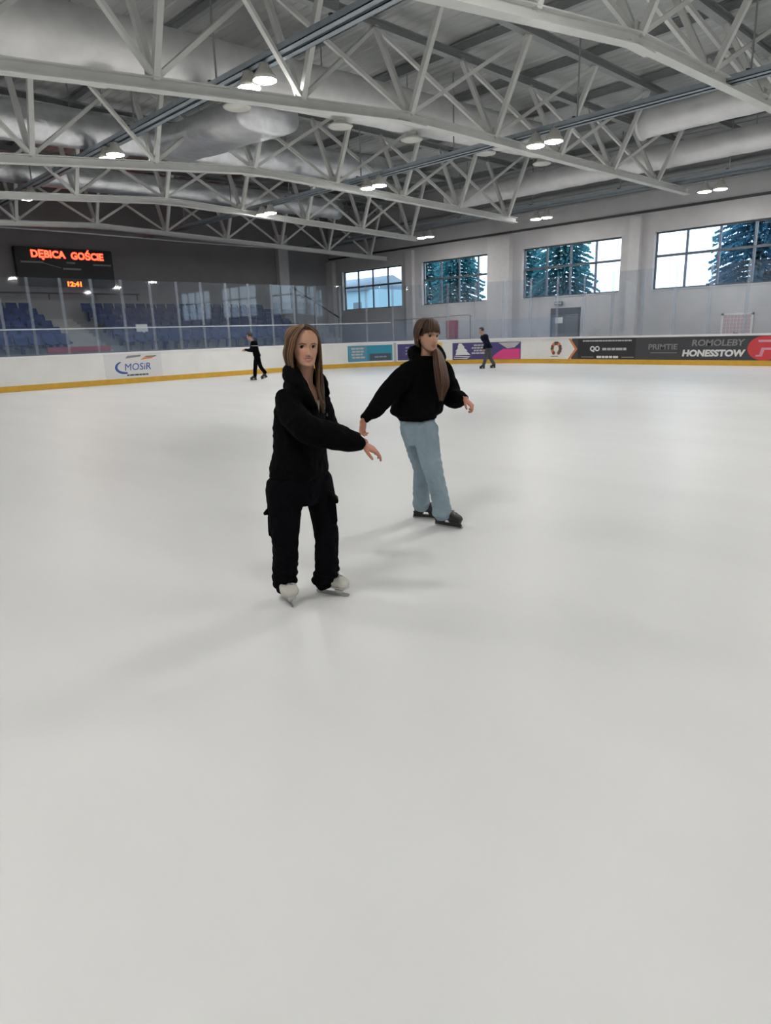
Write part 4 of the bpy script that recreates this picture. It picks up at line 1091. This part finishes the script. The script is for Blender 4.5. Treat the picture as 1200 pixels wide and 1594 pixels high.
garment('hoodie', bm, .0085, M['blackcloth'], pb, ((.012, 6.5, 8.1, (1, 1, .8)), (.006, 15, 4.7, (1, 1, 1.2), True)), lambda p: p.z > 1.39 and V((p.x+.052, p.y-.012, 0)).length < .058, .005)
# jeans
bm = BM()
loft(bm, torso_rings([(-.13, 0, .70, .12, .10, 2.2), (-.135, 0, .80, .148, .118, 2.4), (-.14, 0, .90, .15, .115, 2.4), (-.14, 0, .98, .14, .105, 2.4)], RB))
tube(bm, [(-.085, -.06, .84), (-.062, -.10, .68), (-.022, -.13, .50), (.015, -.105, .34), (.04, -.07, .21), (.050, -.055, .125)], [.104, .094, .079, .074, .077, .080], 22, 8)
tube(bm, [(-.185, .06, .84), (-.15, .09, .66), (-.112, .12, .48), (-.108, .17, .33), (-.108, .21, .21), (-.108, .222, .13)], [.100, .085, .070, .069, .073, .076], 22, 8)
jn = union_mesh(bm, .0085, 3); wrinkle(jn, .007, 8, 15.2, (1, 1, .8)); wrinkle(jn, .006, 15, 12.2, (1, 1, 1.5), True)
link('jeans', jn, pb, M['denim'])
skate(pb, (.0, .02, 0), (.205, -.135, 0), M['blackplastic'], 'hockey', .26)
skate(pb, (-.175, .275, 0), (.065, .175, 0), M['blackplastic'], 'hockey', .26)

# ------------------------------------------------------------------ two distant skaters
def far_person(label, loc, fwd, lean, J, cols, hair_m, cap_m=None, hs=1.):
    p = person('person', label, loc); F_ = V(fwd).normalized(); R_ = V((F_.y, -F_.x, 0)); Hd = frame_mat(J['head'], (F_.x, F_.y, -.1), (0, 0, 1), 1.03)
    bm = BM(); head_geo(bm, Hd, 0); hip = V(J['hip']); ch = V(J['chest'])
    tube(bm, [ch+V((0, 0, .08)), Hd @ V((-.02, 0, -.11)), Hd @ V((-.02, 0, -.04))], [.06, .05, .055], 16, 4)
    rows = [(*(hip+V((0, 0, -.1))), .14, .10, 2.3), (*hip, .15, .11, 2.3), (*((hip+ch)/2), .135, .095, 2.3), (*(ch), .17, .11, 2.4), (*(ch+V((0, 0, .12))), .15, .08, 2.3), (*(ch+V((0, 0, .17))), .07, .05, 2)]
    loft(bm, torso_rings(rows, R_, -.012))
    for s, el, wr, hd in ((1, J['elR'], J['wrR'], J['hdR']), (-1, J['elL'], J['wrL'], J['hdL'])):
        sh = ch+R_*(s*.17)+V((0, 0, .09)); tube(bm, [sh, el, wr], [.05, .042, .028], 12, 5); hand_geo(bm, wr, hd, F_+V((0, 0, .5)), -s, 1., .5, .05)
    for s, kn, an in ((1, J['knR'], J['anR']), (-1, J['knL'], J['anL'])): tube(bm, [hip+R_*(s*.085)+V((0, 0, -.06)), kn, an], [.08, .055, .042], 12, 5)
    me = union_mesh(bm, .0065, 1, .4); paint(me, Hd, SKIN, .3, (V(J['wrR']), V(J['wrL']))); body = link('body', me, p, M['skin']); eyes(body, Hd, M['brow'])
    H = Hair(Hd, 5); H.cap(lambda az, el: not (abs(az) < 60 and el < 38) and not (abs(az) < 95 and el < -8), 1.05, .2)
    for i in range(40):
        az = -180+360*i/40
        lo = 24 if abs(az) < 60 else -22
        H.lock([scalp(az*.7, 86, 1.05), scalp(az*.9, 55, 1.12), scalp(az, (lo+55)/2, 1.13), scalp(az, lo, 1.07)], .014, .5)
    H.done(hair_m, p)
    if cap_m:
        b = BM(); rg_ = [[Hd @ scalp(360*i/28, el, k) for i in range(28)] for el, k in ((16, 1.12), (20, 1.2), (30, 1.2), (36, 1.17), (55, 1.18), (75, 1.16), (88, 1.15))]; loft(b, rg_); obj('cap', b, cap_m, p, True)
    bm = BM(); rows2 = [(*(hip+V((0, 0, -.04))), .17, .13, 2.4)]+[(a_, b_, c_, d_+.035, e_+.03, f_) for a_, b_, c_, d_, e_, f_ in rows[1:]]
    loft(bm, torso_rings(rows2, R_))
    for s, el, wr in ((1, J['elR'], J['wrR']), (-1, J['elL'], J['wrL'])): tube(bm, [ch+R_*(s*.17)+V((0, 0, .09)), el, V(wr)*.96+V(el)*.04], [.072, .068, .045], 14, 5)
    garment('jacket', bm, .014, cols[0], p, ((.010, 7, 2.),), None)
    bm = BM(); loft(bm, torso_rings([(*(hip+V((0, 0, -.14))), .12, .1, 2.2), (*(hip+V((0, 0, -.04))), .16, .12, 2.3), (*(hip+V((0, 0, .06))), .15, .11, 2.3)], R_))
    for s, kn, an in ((1, J['knR'], J['anR']), (-1, J['knL'], J['anL'])): tube(bm, [hip+R_*(s*.085)+V((0, 0, -.05)), kn, V(an)+V((0, 0, .02))], [.10, .078, .068], 16, 5)
    garment('trousers', bm, .014, cols[1], p, ((.008, 9, 4.),), None)
    skate(p, J['skR'][0], J['skR'][1], M['blackplastic'], 'hockey', .24); skate(p, J['skL'][0], J['skL'][1], M['blackplastic'], 'hockey', .24)
    return p, R_, F_
p, R_, F_ = far_person('distant person in dark clothes and blue cap skating left by the end boards', (14.53, 22.14, 0), (-.93, -.35, 0), 0, dict(
    head=(-.17, -.02, 1.62), hip=(.06, 0, .92), chest=(-.02, 0, 1.28), elR=(-.12, -.24, 1.12), wrR=(-.32, -.20, 1.13), hdR=(-1, .1, -.1), elL=(-.10, .22, 1.10), wrL=(-.30, .16, 1.10), hdL=(-1, -.1, 0),
    knR=(-.02, -.08, .50), anR=(-.06, -.08, .14), knL=(.14, .10, .50), anL=(.30, .14, .24), skR=((.0, -.06, 0), (-.24, -.14, 0)), skL=((.37, .17, .08), (.14, .10, .0))), (M['blackcloth'], M['blackcloth']), M['hairdark'], M['bluecap'])
bm = BM(); sR = [[q_ for q_ in torso_rings([(-.02, 0, z, .213, .146, 2.4)]*2, R_)[0]] for z in (1.25, 1.275)]; loft(bm, sR)
obj('chest_stripe', bm, M['stripe'], p)
far_person('distant person in navy top and dark trousers skating before the purple advertisement', (23.27, 18.02, 0), (-.9, -.43, 0), 0, dict(
    head=(-.24, -.03, 1.56), hip=(.08, 0, .88), chest=(-.10, 0, 1.24), elR=(-.06, -.26, 1.03), wrR=(-.16, -.28, .82), hdR=(-.3, 0, -1), elL=(-.02, .22, 1.02), wrL=(-.1, .24, .80), hdL=(-.3, 0, -1),
    knR=(-.04, -.08, .48), anR=(-.14, -.08, .14), knL=(.16, .10, .48), anL=(.32, .12, .16), skR=((-.08, -.06, 0), (-.32, -.14, 0)), skL=((.40, .15, .0), (.16, .06, .0))), (M['navycloth'], M['greycloth']), M['hairdark'])
